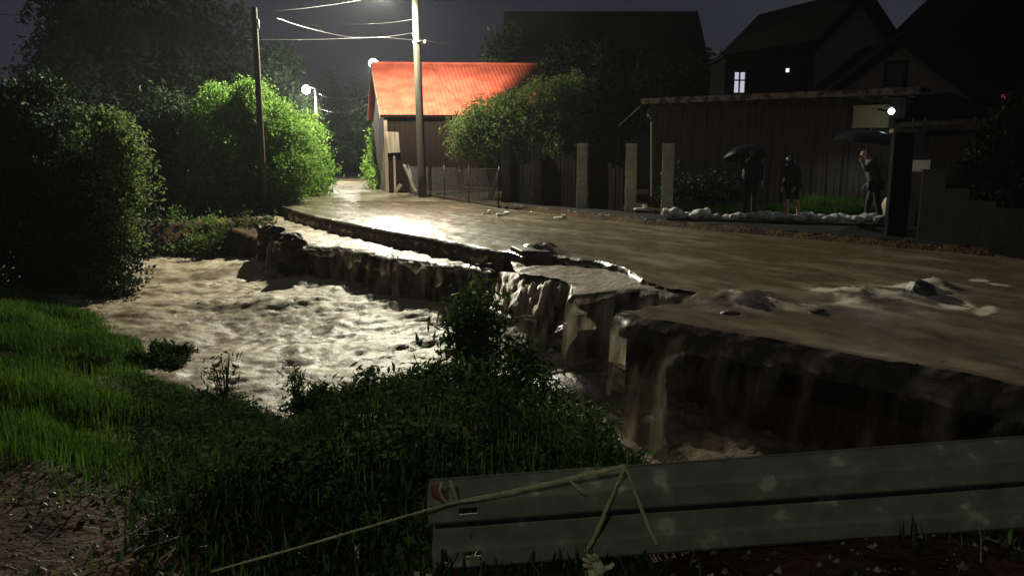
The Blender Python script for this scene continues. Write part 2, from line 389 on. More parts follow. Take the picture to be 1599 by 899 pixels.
tag(mesh_np('ground', V, F, m_soil, smooth=True), kind='structure')

# river
def river_h(X, Y):
    near_fall = np.exp(-(pdist(X, Y, [tuple(p[:2]) for p in W_lipA+W_lipB])/3.5)**2)
    calm = 1-.75*sstep(19, 25, Y)
    a = fbm(X*.45+2, Y*.6, 2); wx, wy = X+.6*fbm(X*.8, Y*.8, 2), Y+.6*fbm(X*.8+9, Y*.8, 2)
    r1 = 1-np.abs(2*fbm(wx*1.25, wy*1.7, 3)-1)
    r2 = 1-np.abs(2*fbm(wx*3.6+5, wy*4.6, 3)-1)
    r3 = 1-np.abs(2*fbm(wx*9+5, wy*11, 3)-1); patch = .45+.9*fbm(X*.5+8, Y*.5, 2)
    h = (.26*(a-.5)+.09*(r1-.75)*patch+.045*(r2-.75)*patch+.032*(r3-.75)+.02*(fbm(X*20, Y*20, 2)-.5))*calm*(.8+.7*near_fall)+.16*near_fall**3*(.4+1.2*fbm(X*2.2, Y*2.2, 3))
    return h
rx = spaced((-60, -16, 1), (-16, -12, .2), (-12, 3.5, .06), (3.5, 12, .3)); ry = spaced((-8, 5, .5), (5, 18, .06), (18, 27, .1), (27, 46, 1))
V, F = grid(rx, ry, lambda X, Y: RIV+river_h(X, Y))
hh = V[:, 2]-RIV
nf = np.exp(-(pdist(V[:, 0], V[:, 1], [tuple(p[:2]) for p in W_lipA])/3.0)**2)
foam = .36+1.0*hh+1.3*(fbm((V[:, 0]+.5*fbm(V[:, 0], V[:, 1]))*3.0+4, V[:, 1]*4.0, 4)-.5)+1.0*(fbm(V[:, 0]*8, V[:, 1]*9, 3)-.5)+1.1*(fbm(V[:, 0]*.8+4, V[:, 1]*.8, 4)-.5)+.35*nf
dark = np.exp(-(np.hypot(V[:, 0]+3.4, (V[:, 1]-13.2)*1.5)/1.6)**2)+np.exp(-(np.hypot(V[:, 0]+1.5, (V[:, 1]-12.0)*1.2)/1.3)**2)
foam = np.clip(foam-.45*dark, 0, 1)
tag(mesh_np('river_water', V, F, m_river, smooth=True, attr=foam), kind='structure')

def tri_poly(pts, hidden=None):
    from mathutils.geometry import tessellate_polygon
    return tessellate_polygon([[Vector((p.x, p.y, 0)) for p in pts]])
def slab(name, pts, ztop, zbot, mat, kind='structure'):
    n = len(pts); V = [Vector((p.x, p.y, ztop)) for p in pts]+[Vector((p.x, p.y, zbot)) for p in pts]
    F = [list(t) for t in tri_poly(pts)]
    A = sum(pts[i].x*pts[(i+1) % n].y-pts[(i+1) % n].x*pts[i].y for i in range(n))
    F += [[i, n+i, n+(i+1) % n, (i+1) % n] for i in range(n)]
    me = bpy.data.meshes.new(name); me.from_pydata(V, [], F); me.update()
    bm = bmesh.new(); bm.from_mesh(me); bmesh.ops.recalc_face_normals(bm, faces=bm.faces); bm.to_mesh(me); bm.free()
    me.materials.append(mat); o = bpy.data.objects.new(name, me); C.objects.link(o); o['kind'] = kind; return o
right_b = [Vector((40, -20, 0)), Vector((16, 4, 0)), Vector((8.7, 12.9, 0)), Vector((5.7, 17.0, 0)), Vector((3.3, 20.0, 0)), Vector((-.3, 26.5, 0)), Vector((-4.5, 37, 0)), Vector((-6.5, 44, 0)), Vector((-9.3, 55, 0)), Vector((-13.3, 74, 0)), Vector((-20, 100, 0)), Vector((-34, 122, 0))]
left_b = [Vector((-40, 122, 0)), Vector((-24.5, 100, 0)), Vector((-18.0, 74, 0)), Vector((-13.3, 50, 0)), Vector((-10.3, 38, 0)), Vector((-8.7, 29.5, 0)), Vector((-8.2, 27.3, 0))]
e1d = dense(W_e1, .14, .06, 3); e2d = dense(W_e2, .12, .06, 4); e3d = dense(W_e3[:13], .1, .035, 5)+W_e3[13:]
road_poly = left_b+e1d+e2d+e3d+[Vector((24, -30, 0))]+right_b
slab('road', road_poly, 0, -.26, m_asph)
def wob(P, amp, seed):
    return [p+Vector((amp*(float(fbm(i*.13+seed, seed, 3))-.5)*2, amp*(float(fbm(i*.13+seed+40, seed, 3))-.5)*2, 0)) for i, p in enumerate(P)]
lipA_d = wob(dense(W_lipA, .10), .42, 3); lipB_d = wob(dense(W_lipB, .08), .16, 8)
shelf_poly = [Vector((-9.0, 26.6, 0)), gp(400, 352, SZ)]+lipA_d+lipB_d
shelf_poly += [p+Vector((1.2, 1.0, 0)) for p in reversed(W_e2)]+[p+Vector((.9, .9, 0)) for p in reversed(W_e1)]
slab('eroded_shelf', shelf_poly, SZ-.03, -2.3, m_earth)

def film(name, poly, z, hfun, foamfun, step, mat, xr, yr, smooth=True):
    """water sheet: fine grid cut to a polygon, rim snapped onto the edge"""
    xs = np.arange(xr[0], xr[1], step); ys = spaced(*yr) if isinstance(yr[0], tuple) else np.arange(yr[0], yr[1], step)
    X, Y = np.meshgrid(xs, ys); P = [(p.x, p.y) for p in poly]
    ins = inside(X, Y, P)
    V, F = grid(xs, ys, lambda X, Y: z+hfun(X, Y))
    iv = ins.ravel(); keep = iv[F].any(1); F = F[keep]
    # snap outside vertices to the polygon outline
    used = np.unique(F); out = used[~iv[used]]
    px, py = V[out, 0], V[out, 1]; best = np.full(len(out), 1e9); bx, by = px.copy(), py.copy()
    n = len(P)
    for i in range(n):
        x0, y0 = P[i]; x1, y1 = P[(i+1) % n]; dx, dy = x1-x0, y1-y0; L = dx*dx+dy*dy
        if L < 1e-9: continue
        t = np.clip(((px-x0)*dx+(py-y0)*dy)/L, 0, 1); qx, qy = x0+t*dx, y0+t*dy; d = np.hypot(px-qx, py-qy)
        m = d < best; best[m] = d[m]; bx[m] = qx[m]; by[m] = qy[m]
    V[out, 0], V[out, 1] = bx, by
    re = np.full(len(V), -1); re[used] = np.arange(len(used)); V = V[used]; F = re[F]
    o = mesh_np(name, V, F, mat, smooth=smooth, attr=np.clip(foamfun(V[:, 0], V[:, 1]), 0, 1), uv=np.stack([(V[:, 0]*.48-V[:, 1]*.88)*.30, V[:, 0]*.88+V[:, 1]*.48], 1))
    o['kind'] = 'structure'; return o
def flow(X, Y):      # coordinates along / across the current on the road
    return X*.48-Y*.88, X*.88+Y*.48
mounds = [(gp(1375, 464), .55, .05), (gp(1462, 450), .26, .10), (gp(1160, 472), .50, .12), (gp(1440, 458), .28, .12), (gp(1330, 470), .5, .06), (gp(846, 396), .42, .20), (gp(1290, 488), .22, .07)]
def road_h(X, Y):
    a, b = flow(X, Y)
    h = .018*(fbm(a*.7, b*2.2, 3)-.5)+.034*(fbm(a*2.0+7, b*5, 4)-.5)+.012*(fbm(a*7, b*12, 2)-.5)+.05*(fbm(X*.25, Y*.25, 2)-.5)*0
    k = sstep(16, 9, Y)
    r = 1-np.abs(2*fbm(a*1.1+3, b*1.9, 3)-1); h = h+.05*k*(r-.75)
    for c, w, z in mounds:
        d = np.hypot(X-c.x, Y-c.y); tl = np.hypot((X-c.x-.45*w)*1, (Y-c.y+.8*w))
        h = h+z*np.exp(-(d/w)**2)*(1+1.3*(fbm(a*3.5, b*7, 4)-.5)+.5*(fbm(X*14, Y*14, 2)-.5))-.2*z*np.exp(-(tl/w)**2)
    return h+.022
def road_foam_glints(X, Y):
    a, b = flow(X, Y)
    f = .02+.7*(fbm(a*.5, b*1.6, 4)-.5)
    for c, w, z in mounds[:5]:
        d = np.hypot(X-c.x, Y-c.y); f = f+.95*np.exp(-(d/(w*1.3))**2)*sstep(.44, .6, fbm(a*2.2, b*4.5, 4))
    for u, v, hw, hl in ((1529, 441, .07, .12), (1560, 448, .09, .09), (1494, 479, .10, .20), (1538, 487, .055, .22)):  # pale bars of reflected light, put into the water colour as foam
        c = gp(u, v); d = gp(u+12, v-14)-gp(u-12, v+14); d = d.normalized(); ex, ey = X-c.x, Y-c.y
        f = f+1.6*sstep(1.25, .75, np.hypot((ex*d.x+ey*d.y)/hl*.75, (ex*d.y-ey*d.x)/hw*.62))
    return f
road_vis = [p for p in road_poly]
film('flood_water', road_vis, 0, road_h, road_foam_glints, .06, m_road, (-9.5, 13), ((1, 14, .055), (14, 31, .14)))
far_poly = [p for p in road_poly if p.y > 30.4]+[Vector((-2, 30.85, 0)), Vector((-8.8, 30.85, 0))]
film('flood_water_far', [Vector(q) for q in [(-8.75, 30.9, 0), (-2.2, 30.9, 0)]+[p for p in right_b if p.y > 31]+[p for p in left_b if p.y > 31]], 0,
     lambda X, Y: .022+.02*(fbm(X*1.2, Y*.8, 3)-.5), lambda X, Y: .2+.9*(fbm(X*.8, Y*.4, 3)-.5), .4, m_road, (-40, 0), (30.9, 122))
def ramp(X): return .20*sstep(-.9, .2, X)+.08*sstep(1.2, 2., X)
rv_ = right_b[2:7]
film('verge_shade_sheet', [p+Vector((.30, .2, 0)) for p in rv_]+[p+Vector((2.6, 1.6, 0)) for p in reversed(rv_)], 0, lambda X, Y: hgt(X, Y)+.012, lambda X, Y: X*0, .16, m_shadek, (-9, 20), (3, 40))  # dark sheet laid over the soil where the roadside is in shade
def shelf_h(X, Y):
    a, b = flow(X, Y); r = 1-np.abs(2*fbm(X*1.4, Y*1.5, 3)-1)
    return .05+ramp(X)+(.10*(r-.7)+.05*(fbm(X*5, Y*5, 3)-.5))*(1-.6*sstep(0, 1, X))
film('shelf_water', shelf_poly, SZ, shelf_h, lambda X, Y: .45-.45*sstep(-.2, .8, X)+1.3*(fbm(X*1.1+2, Y*1.1, 4)-.5), .07, m_river, (-9.5, 4), (7, 27))

def loft(name, A, B, n, m, mat, bulge=1.0, jit=.06, step=.08, seed=1, kind='structure', zpow=1.8):
    """curtain of water from line A down to line B"""
    A = dense(A, step); L = len(A)
    B = [Vector(b) for b in B]
    cum = [0]
    for a, b in zip(B[:-1], B[1:]): cum.append(cum[-1]+(b-a).length)
    def atB(t):
        d = t*cum[-1]
        for i in range(len(B)-1):
            if d <= cum[i+1] or i == len(B)-2: return B[i].lerp(B[i+1], min(1, max(0, (d-cum[i])/(cum[i+1]-cum[i]+1e-9))))
    V = []; UV = []; s = 0
    tt = np.arange(L)*step
    offs = (fbm(tt*1.7+seed, tt*0+seed, 4)-.5)*2*jit*3+(fbm(tt*7+seed, tt*0+3, 2)-.5)*2*jit
    for i in range(L):
        a = A[i]; b = atB(i/(L-1))
        for j in range(m+1):
            t = j/m; x = t**.55*bulge; o = offs[i]*min(1, t*2.5)
            dxy = (b-a); dn = Vector((dxy.x, dxy.y, 0)); dn = dn.normalized() if dn.length > 1e-5 else Vector((0, -1, 0))
            p = Vector((a.x+dxy.x*x, a.y+dxy.y*x, a.z+(b.z-a.z)*t**zpow))+dn*(o+.015*math.sin(i*1.3+j))
            if j == 0: p = a+Vector((0, 0, .01))
            V.append(p); UV.append((i*step, t*(a.z-b.z)+.3*t))
    F = [[i*(m+1)+j, (i+1)*(m+1)+j, (i+1)*(m+1)+j+1, i*(m+1)+j+1] for i in range(L-1) for j in range(m)]
    o = mesh_np(name, [tuple(v) for v in V], F, mat, smooth=True, uv=UV); o['kind'] = kind; return o
def sh(P, dx, dy, z): return [Vector((p.x+dx, p.y+dy, z)) for p in P]
def lift(P, z): return [Vector((p.x, p.y, z)) for p in P]
loft('waterfall', lift(lipA_d, SZ+.06), sh(lipA_d, -.10, -.48, RIV-.1), 0, 14, m_fall, seed=2)
loft('waterfall', [Vector((p.x, p.y, SZ+.06+float(ramp(p.x)))) for p in W_lipB[3:]], sh(W_lipB[3:], -.15, -.45, RIV-.2), 0, 14, m_fall, seed=9)
loft('waterfall', lift(W_e3[3:16], .03), sh(W_e3[3:16], -.35, -.5, RIV-.25), 0, 16, m_fallk, seed=14)
loft('waterfall', lift(W_e1, .025), sh(W_e1, -.06, -.16, SZ+.0), 0, 5, m_fall2, seed=21, jit=.02)
loft('waterfall', lift(W_e2[:6], .025), sh(W_e2[:6], -.05, -.10, -.16), 0, 5, m_fall2, seed=25, jit=.03)

bk_ = MB(); rr2 = random.Random(12)
for P_, z_ in ((lipA_d, SZ-.05), (lipB_d, SZ-.05)):
    for p in P_:
        if rr2.random() < .30: bk_.ico(p+Vector((rr2.uniform(-.1, .1), rr2.uniform(-.22, .02), z_-abs(rr2.gauss(0, .35))-.0*1)), rr2.uniform(.05, .17), rr2.random()*999, .45, 1, (1.3, 1, .7))
tag(bk_.build('rubble', m_stone), kind='stuff')
# the lit rapid that runs off the shelf beside the weeds
ra = [gp(782, 424, -.20), gp(830, 427, -.12), gp(870, 431, -.10), gp(901, 444, -.10)]
rb_ = [gp(768, 474, -.44), gp(797, 492, -.48), gp(845, 496, -.50), gp(886, 478, -.48)]
def rapid():
    n, m = 60, 34; V = []; fo = []
    for i in range(n+1):
        s = i/n*(len(ra)-1); k = min(int(s), len(ra)-2); a = ra[k].lerp(ra[k+1], s-k); b = rb_[k].lerp(rb_[k+1], s-k)
        for j in range(m+1):
            t = j/m; p = a.lerp(b, t); p.z = a.z+(b.z-a.z)*(t**1.6)
            q = float(fbm(i*.16+2, j*.05, 3)); q2 = float(fbm(i*.45, j*.12, 2))
            p.z += (.30*(q-.5)+.16*(q2-.5)+.05*(float(fbm(i*.9, j*.2, 2))-.5))*min(1, t*4)
            V.append(p); fo.append(min(1, max(0, .62+1.6*(q-.5)+.8*(q2-.5))))
    F = [[i*(m+1)+j, (i+1)*(m+1)+j, (i+1)*(m+1)+j+1, i*(m+1)+j+1] for i in range(n) for j in range(m)]
    o = mesh_np('rapid', [tuple(v) for v in V], F, m_river, smooth=True, attr=fo); o['kind'] = 'structure'
rapid()
RB = [Vector(p) for p in rb_]; loft('waterfall', lift(RB, -.48), sh(RB, -.1, -.3, RIV-.2), 0, 12, m_fall, seed=33)
m_stream = fall_mat('pale stream of muddy water', (.20, .16, .10), (.60, .53, .40), .42, .66, .0, .55)
def stream(u0, v0, u1, v1, zt, zb, w, seed):
    a = gp(u0, v0, zt); b = gp(u1, v1, zb); s = Vector((b.x-a.x, b.y-a.y, 0)); s = Vector((1, 0, 0))
    loft('waterfall', [a-s*w/2, a+s*w/2], [b-s*w*.8, b+s*w*.8], 0, 16, m_stream, seed=seed, step=.04, jit=.03, zpow=2.0)
for k, q in enumerate(((484, 391, 452, 440, SZ+.08, RIV, .30), (512, 392, 500, 425, SZ+.08, -1.1, .22), (560, 394, 548, 425, SZ+.08, -1.1, .16), (610, 404, 600, 440, SZ+.07, -1.2, .16), (668, 416, 655, 450, SZ+.07, -1.2, .2), (962, 459, 928, 512, -.1, -1.3, .14),
                       (976, 491, 960, 640, .02, RIV, .13), (536, 393, 526, 420, SZ+.08, -.9, .12), (588, 400, 578, 445, SZ+.08, RIV, .2), (636, 411, 624, 455, SZ+.08, -1.1, .25), (700, 418, 690, 470, SZ+.08, RIV, .2), (735, 420, 724, 462, SZ+.08, -1.1, .16), (1072, 512, 1052, 545, .02, -.7, .05), (1135, 522, 1112, 562, .02, -.8, .09), (1160, 528, 1140, 580, .02, -1.0, .06), (1238, 541, 1190, 640, .02, RIV, .10), (1100, 516, 1090, 540, .02, -.6, .04))):
    stream(*q, seed=50+k)

# ================================================================== LAMPS, POLES, CABLES
def street_lamp_head(r, pole_top, lamp_pt, mat=m_metal, s=1.0):
    a, b = Vector(pole_top), Vector(lamp_pt)
    mb = MB(); pts = [a.lerp(b, t)+Vector((0, 0, .25*math.sin(t*math.pi/2)*s)) for t in np.linspace(0, 1, 7)]
    mb.tube(pts, .035*s, 8).build('arm', mat, r, True)
    d = (b-a); d.z = 0; d = d.normalized(); e = pts[-1]
    ax = Matrix((d, Vector((0, 0, 1)).cross(d), Vector((0, 0, 1)))).transposed()
    h = MB().box(e+d*.25*s, (.62*s, .24*s, .10*s), ax=ax).box(e+d*.25*s+Vector((0, 0, .06*s)), (.45*s, .16*s, .05*s), ax=ax).build('lamp_head', mat, r, bevel=.02)
    return e+d*.28*s-Vector((0, 0, .075*s)), ax
# concrete pole carrying the lamp that lights the flood
base = at(660, 305, 34); base.z = 0; topz = 9.6
r = root('street_lamp', base, 'tall pale utility pole in front of the red roofed barn carrying the bright street lamp', 'street lamp')
bx = at(650, 0, 34).x-.06
MB().tube([Vector((base.x+(bx-base.x)*t, 34, topz*t-.1)) for t in np.linspace(0, 1, 9)], [.19-.05*t for t in np.linspace(0, 1, 9)], 12).build('pole', m_pole, r, True)
lp, ax = street_lamp_head(r, (bx, 34, 9.1), at(607, -4, 32.6), s=1.15)
MB().box(lp+Vector((0, 0, .02)), (.34, .18, .03), ax=ax).build('lamp_glass', e_lamp, r)
sl_ = light('street_light', lp-Vector((0, 0, .12)), P_STREET, (1, .96, .74), .12, r)
def batwing(ob, side=.12):
    """light distribution of a road luminaire: little straight down, most at 55-70 degrees, less to the house side"""
    ld = ob.data; ld.use_nodes = True; n, l = ld.node_tree.nodes, ld.node_tree.links
    e = n['Emission']; g = n.new('ShaderNodeTexCoord'); sx = n.new('ShaderNodeSeparateXYZ'); l.new(g.outputs['Normal'], sx.inputs[0])
    ab = n.new('ShaderNodeMath'); ab.operation = 'ABSOLUTE'; l.new(sx.outputs['Z'], ab.inputs[0])
    r_ = n.new('ShaderNodeValToRGB'); r_.color_ramp.interpolation = 'EASE'; el = r_.color_ramp.elements
    for p, v in ((0, .10), (.12, .45), (.28, 1), (.48, .85), (.75, .42), (1, .15)):
        if p == 0: k = el[0]
        elif p == 1: k = el[-1]
        else: k = el.new(p)
        k.color = (v, v, v, 1)
    l.new(ab.outputs[0], r_.inputs[0])
    mr = n.new('ShaderNodeMapRange'); mr.inputs['From Min'].default_value = .3; mr.inputs['From Max'].default_value = .8; mr.inputs['To Min'].default_value = 1; mr.inputs['To Max'].default_value = side
    l.new(sx.outputs['X'], mr.inputs[0]); mu = n.new('ShaderNodeMath'); mu.operation = 'MULTIPLY'; l.new(r_.outputs[0], mu.inputs[0]); l.new(mr.outputs[0], mu.inputs[1])
    l.new(mu.outputs[0], e.inputs['Strength'])
batwing(sl_)
cb = at(655, 66, 34)
mb = MB(); mb.tube([cb+Vector((0, 0, -.06)), cb+Vector((0, 0, .06))], .20, 12).build('clamp', m_dmetal, r, True)
for dx, dz in ((-.24, 0), (.24, 0), (-.24, .3)):
    lathe([(.0, -.06), (.05, -.05), (.035, 0), (.055, .03), (.03, .07), (0, .08)], 8, cb+Vector((dx, -.05, dz))).build('insulator', m_white, r, True)
# wooden pole left
b2 = gp(413, 322, 0); b2.z = -.1
t2 = at(397, 12, 27.5)
r = root('utility_pole', b2, 'slim dark utility pole standing on the river bank before the bright green tree', 'utility pole')
MB().tube([b2.lerp(t2, t) for t in np.linspace(0, 1, 9)], [.13-.035*t for t in np.linspace(0, 1, 9)], 10).build('pole', m_pole, r, True)
ip = at(403, 38, 27.45); lathe([(0, -.16), (.045, -.15), (.05, .1), (.02, .15), (0, .16)], 8, ip).build('insulator', m_white, r, True)
MB().bar(b2.lerp(t2, .965)+Vector((-.02, 0, 0)), ip+Vector((0, 0, .12)), .03, .03).build('bracket', m_dmetal, r)
# far street lamps
def far_lamp(u, v, up, Y, label, hp=None, s=1.6):
    g = at(up, 248, Y); g.z = -.1; l = at(u, v, Y-.5); l.z -= .1
    r = root('street_lamp', g, label, 'street lamp', 'street lamps down the lane')
    top = Vector((g.x, Y, l.z+.05 if hp is None else hp))
    MB().tube([g, g.lerp(top, .5), top], [.13, .11, .09], 8).build('pole', m_pole, r, True)
    mb = MB(); a = Vector((g.x, Y, l.z+.1)); mb.tube([a, a.lerp(l, .5)+Vector((0, 0, .15)), l+Vector((0, 0, .2))], .04, 6).build('arm', m_metal, r, True)
    MB().box(l+Vector((0, 0, .2)), (.5, .25, .1)).build('lamp_head', m_metal, r, bevel=.02)
    MB().ico(l+Vector((0, 0, .0)), .20*s, 1, 0, 2).build('lamp_glass', e_far, r, True)
    light('street_light', l-Vector((0, 0, .35)), P_FAR, (1, .95, .8), .2, r)
    return top
far1 = far_lamp(583, 97, 599, 54, 'distant glowing street lamp just left of the red barn roof ridge')
far2 = far_lamp(478, 138, 497, 58, 'most distant glowing street lamp above the dark lane trees')
def cable(pts, label, r=.018):
    r *= .45
    """pts: (u, v, Y) along one span, smoothed"""
    P = [at(*p) for p in pts]; out = []
    for i in range(len(P)-1):
        p0, p1, p2, p3 = P[max(i-1, 0)], P[i], P[i+1], P[min(i+2, len(P)-1)]
        for k in range(8):
            t = k/8; out.append(.5*((2*p1)+(-p0+p2)*t+(2*p0-5*p1+4*p2-p3)*t*t+(-p0+3*p1-3*p2+p3)*t**3))
    out.append(P[-1])
    o = MB().tube(out, r, 6).build('power_cable', m_cable, None, True)
    return tag(o, label, 'cable', 'overhead cables')
cable([(-40, 22, 24), (200, 28, 26), (397, 20, 27.4), (530, 6, 31), (650, -18, 34)], 'black overhead cable running from the left edge over the slim pole top')
cable([(430, 28, 27.6), (480, 44, 30), (545, 58, 33), (600, 58, 33.6), (655, 50, 34)], 'overhead cable sagging from beside the slim pole to the lamp pole', .02)
cable([(380, 62, 30), (495, 62, 32), (590, 59, 33.4), (655, 64, 34)], 'overhead cable with a bright glint left of the lamp pole', .024)
cable([(470, 40, 40), (560, 38, 36), (605, 36, 34.6), (650, 30, 34)], 'thin overhead cable just beneath the bright street lamp', .018)
cable([(655, 62, 34), (690, 68, 34.3), (740, 71, 36), (800, 74, 42)], 'overhead cable running right from the lamp pole clamp', .02)
cable([(652, -20, 34), (700, 30, 36), (745, 66, 40), (775, 84, 44)], 'thin overhead cable descending from the pole top to the dark house')
cable([(655, 66, 34), (690, 128, 35.2), (730, 172, 36.5), (760, 200, 37.5)], 'thin cable crossing in front of the red roof')
cable([(497, 146, 58), (515, 153, 58), (560, 154, 60), (598, 136, 54), (604, 108, 46)], 'distant sagging cable between the two far street lamps', .04)
cable([(500, 171, 58), (525, 176, 57), (555, 172, 58), (600, 150, 50)], 'lowest distant sagging cable above the lane', .035)

# ================================================================== BUILDINGS
def planks_between(p, q, z0, z1, w, mat, parent, name='plank', th=.03, gap=.012, out=None, jz=.0, ztop=None, seed=0):
    """upright boards from p to q (plan), each its own object sharing a few meshes"""
    rr = random.Random(seed); p, q = Vector((p[0], p[1], 0)), Vector((q[0], q[1], 0)); L = (q-p).length; d = (q-p)/L; n = max(1, int(round(L/w)))
    w = L/n; ang = math.atan2(d.y, d.x); proto = {}
    inv = mworld(parent).inverted()
    for i in range(n):
        c = p+d*(i+.5)*w; zt = z1+(rr.uniform(-jz, jz)); 
        if ztop: zt = ztop((i+.5)/n)
        key = i % 4 if not ztop else i
        if key not in proto:
            mb = MB(); mb.box((0, 0, (zt-z0)/2), (w-gap, th, zt-z0), jit=.004); me = bpy.data.meshes.new(name)
            me.from_pydata(mb.V, [], mb.F); me.update(); me.materials.append(mat); proto[key] = me
        o = bpy.data.objects.new(name, proto[key]); C.objects.link(o); o.parent = parent
        nrm = Vector((d.y, -d.x, 0))
        o.matrix_basis = inv@Matrix.Translation(c+nrm*rr.uniform(0, .012)+Vector((0, 0, z0)))@Matrix.Rotation(ang, 4, 'Z')@Matrix.Rotation(rr.uniform(-.006, .006), 4, 'Y')
# --- red roofed barn
bl = Vector((-6.15, 38.6, 0)); brt = Vector((4.2, 39.3, 0)); bback = Vector((-8.35, 47.2, 0))
r = root('barn', bl, 'old timber barn with a bright red sheet metal roof beside the lane', 'barn')
ez = at(618, 173, 38.5).z; fr = (brt-bl).normalized(); sd = (bback-bl).normalized()
bb = bback+(brt-bl)
rz_ = at(603, 100, 42.9).z
MB().prism([bl, brt, bb, bback], (0, 0, ez)).build('wall', m_creo, r)
ridge_l = bl.lerp(bback, .5)
MB().prism([bl+Vector((0, 0, ez)), bback+Vector((0, 0, ez)), ridge_l+Vector((0, 0, rz_-.12))], (brt-bl)*.999).build('gable_wall', m_creo, r)
# roof sheets, front slope
ov = .45; n = 13; f0 = bl-fr*.35; L = (brt-bl).length+.7
slope = (ridge_l+Vector((0, 0, rz_)))-(bl+Vector((0, 0, ez))); slope.z = rz_-ez
eave = f0+Vector((0, 0, ez))-slope.normalized()*ov
nrm = fr.cross(slope.normalized()); SL = slope.length+ov
def roof_sheet(i, w):
    mb = MB(); N = 20; s = slope.normalized()
    for k in range(N+1):
        x = i*w+w*k/N; h = .013 if (k % 5) in (0, 1) else 0
        for t in (-.0, 1.):
            mb.V.append(eave+fr*x+s*SL*t+nrm*(h+.03+.004*(i % 2)))
    for k in range(N): mb.F.append([2*k, 2*k+2, 2*k+3, 2*k+1])
    mb.build('roof_sheet', m_red, r)
for i in range(n): roof_sheet(i, L/n)
back_s = ridge_l+Vector((0, 0, rz_)); 
MB().prism([eave-nrm*.03, eave+slope.normalized()*SL-nrm*.03, eave+slope.normalized()*SL-nrm*.10, eave-nrm*.10], fr*L).build('roof_deck', m_creo, r)
be = bback+Vector((0, 0, ez))
rr_ = ridge_l-fr*.35+Vector((0, 0, rz_))
MB().prism([rr_, be-fr*.35, be-fr*.35-Vector((0, 0, .08)), rr_-Vector((0, 0, .08))], fr*L).build('roof_back', m_red, r)
MB().bar(rr_+Vector((0, 0, .05)), rr_+fr*L+Vector((0, 0, .05)), .16, .10).build('ridge_cap', m_red, r)
# bargeboard, gable boards (pale, ragged), corner post, brace
MB().bar(eave-fr*.02+Vector((0, 0, -.06)), rr_-fr*.02+Vector((0, 0, -.06)), .05, .20).build('bargeboard', m_woodp, r)
gdir = (bback-bl).normalized()
planks_between(bback+fr*-.03, bl+fr*-.03, 0, ez, .3, m_woodp, r, 'board', .03, .03, seed=2, ztop=lambda t: ez+(rz_-ez-.35)*(1-abs(2*t-1))*.98)
planks_between(bl-Vector((-.02, .04, 0)), brt-Vector((0, .04, 0)), .1, ez-.05, .26, m_creo, r, 'board', .03, .02, seed=3)
MB().bar(bl+Vector((-.05, -.06, 0)), bl+Vector((-.05, -.06, ez)), .16, .16).build('corner_post', m_woodp, r)
pb = at(614, 232, 38.2)
MB().box(pb+Vector((0, 0, .3)), (.62, .06, 1.0), jit=.05).build('wall_panel', m_woodp, r)
MB().box(pb+Vector((.05, -.03, -1.3)), (.10, .08, 1.9)).build('door_post', m_woodp, r)
# --- big dark house behind
def gable_house(name, label, A, B, depth_vec, ze, zr, cat='house', wall=m_wallg, roof=m_dark, over=.4, th=.12, ridge_along_AB=True):
    """A,B = front eave ends (plan). ridge parallel to AB at half depth"""
    A, B, D = Vector(A), Vector(B), Vector(depth_vec); r = root(name, A, label, cat)
    Z = lambda p, z: Vector((p.x, p.y, z)); d = (B-A).normalized(); n = D.normalized()
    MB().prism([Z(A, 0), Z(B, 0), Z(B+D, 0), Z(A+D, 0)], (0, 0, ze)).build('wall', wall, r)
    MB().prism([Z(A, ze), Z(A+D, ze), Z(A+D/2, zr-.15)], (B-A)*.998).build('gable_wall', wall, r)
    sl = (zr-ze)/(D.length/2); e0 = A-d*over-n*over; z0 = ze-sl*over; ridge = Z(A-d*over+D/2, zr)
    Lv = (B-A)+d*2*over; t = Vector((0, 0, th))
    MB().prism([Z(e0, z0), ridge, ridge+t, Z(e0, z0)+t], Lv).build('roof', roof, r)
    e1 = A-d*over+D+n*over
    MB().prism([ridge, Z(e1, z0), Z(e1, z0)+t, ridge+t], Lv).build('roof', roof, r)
    return r
yl = 50; rl = at(787, 18, yl); rt = at(1080, 12, yl)
A = Vector((rl.x+.4, yl-5.5, 0)); B = Vector((rt.x-.4+.4, yl-5.5, 0))
h1 = gable_house('house', 'large unlit house with a broad black roof above the barn and hedge', A, B, (0, 11, 0), 5.0, rl.z-.12)
zz = rl.z-.12
MB().box((A.x+6.0, yl+1.6, zz+.0), (.7, .6, 1.6)).build('chimney', m_concd, h1) if False else None
# --- house with gable front (apex 1340) and lit window
ap = at(1338, -10, 30); bk = at(1197, 22, 34.6)
def gable_front(name, label, apex, ridge_vec, half, ze, wall, cat='house', over=.5, roof=m_dark, th=.14, barge=m_dark):
    """gable faces the viewer; ridge runs back along ridge_vec"""
    apex = Vector(apex); rv = Vector(ridge_vec); rv.z = 0; n = rv.normalized(); s = Vector((n.y, -n.x, 0))
    g = Vector((apex.x, apex.y, 0)); r = root(name, g-s*half, label, cat); Z = lambda p, z: Vector((p.x, p.y, z)); zr = apex.z
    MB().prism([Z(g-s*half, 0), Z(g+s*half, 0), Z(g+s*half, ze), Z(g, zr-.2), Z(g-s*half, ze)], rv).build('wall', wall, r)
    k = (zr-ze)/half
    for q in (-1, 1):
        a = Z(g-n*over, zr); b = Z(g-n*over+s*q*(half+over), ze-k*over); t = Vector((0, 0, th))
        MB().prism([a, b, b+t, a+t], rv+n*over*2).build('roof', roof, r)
        MB().bar(a-n*.03-Vector((0, 0, .05)), b-n*.03-Vector((0, 0, .05)), .05, .2).build('bargeboard', barge, r)
    return r, g, s, n
hv = Vector((bk.x-ap.x, bk.y-ap.y, 0))
h2, g2, s2, n2 = gable_front('house', 'dark gabled house behind the plank shed with one small lit window', ap, hv*1.0, 4.6, 3.6, m_wallg)
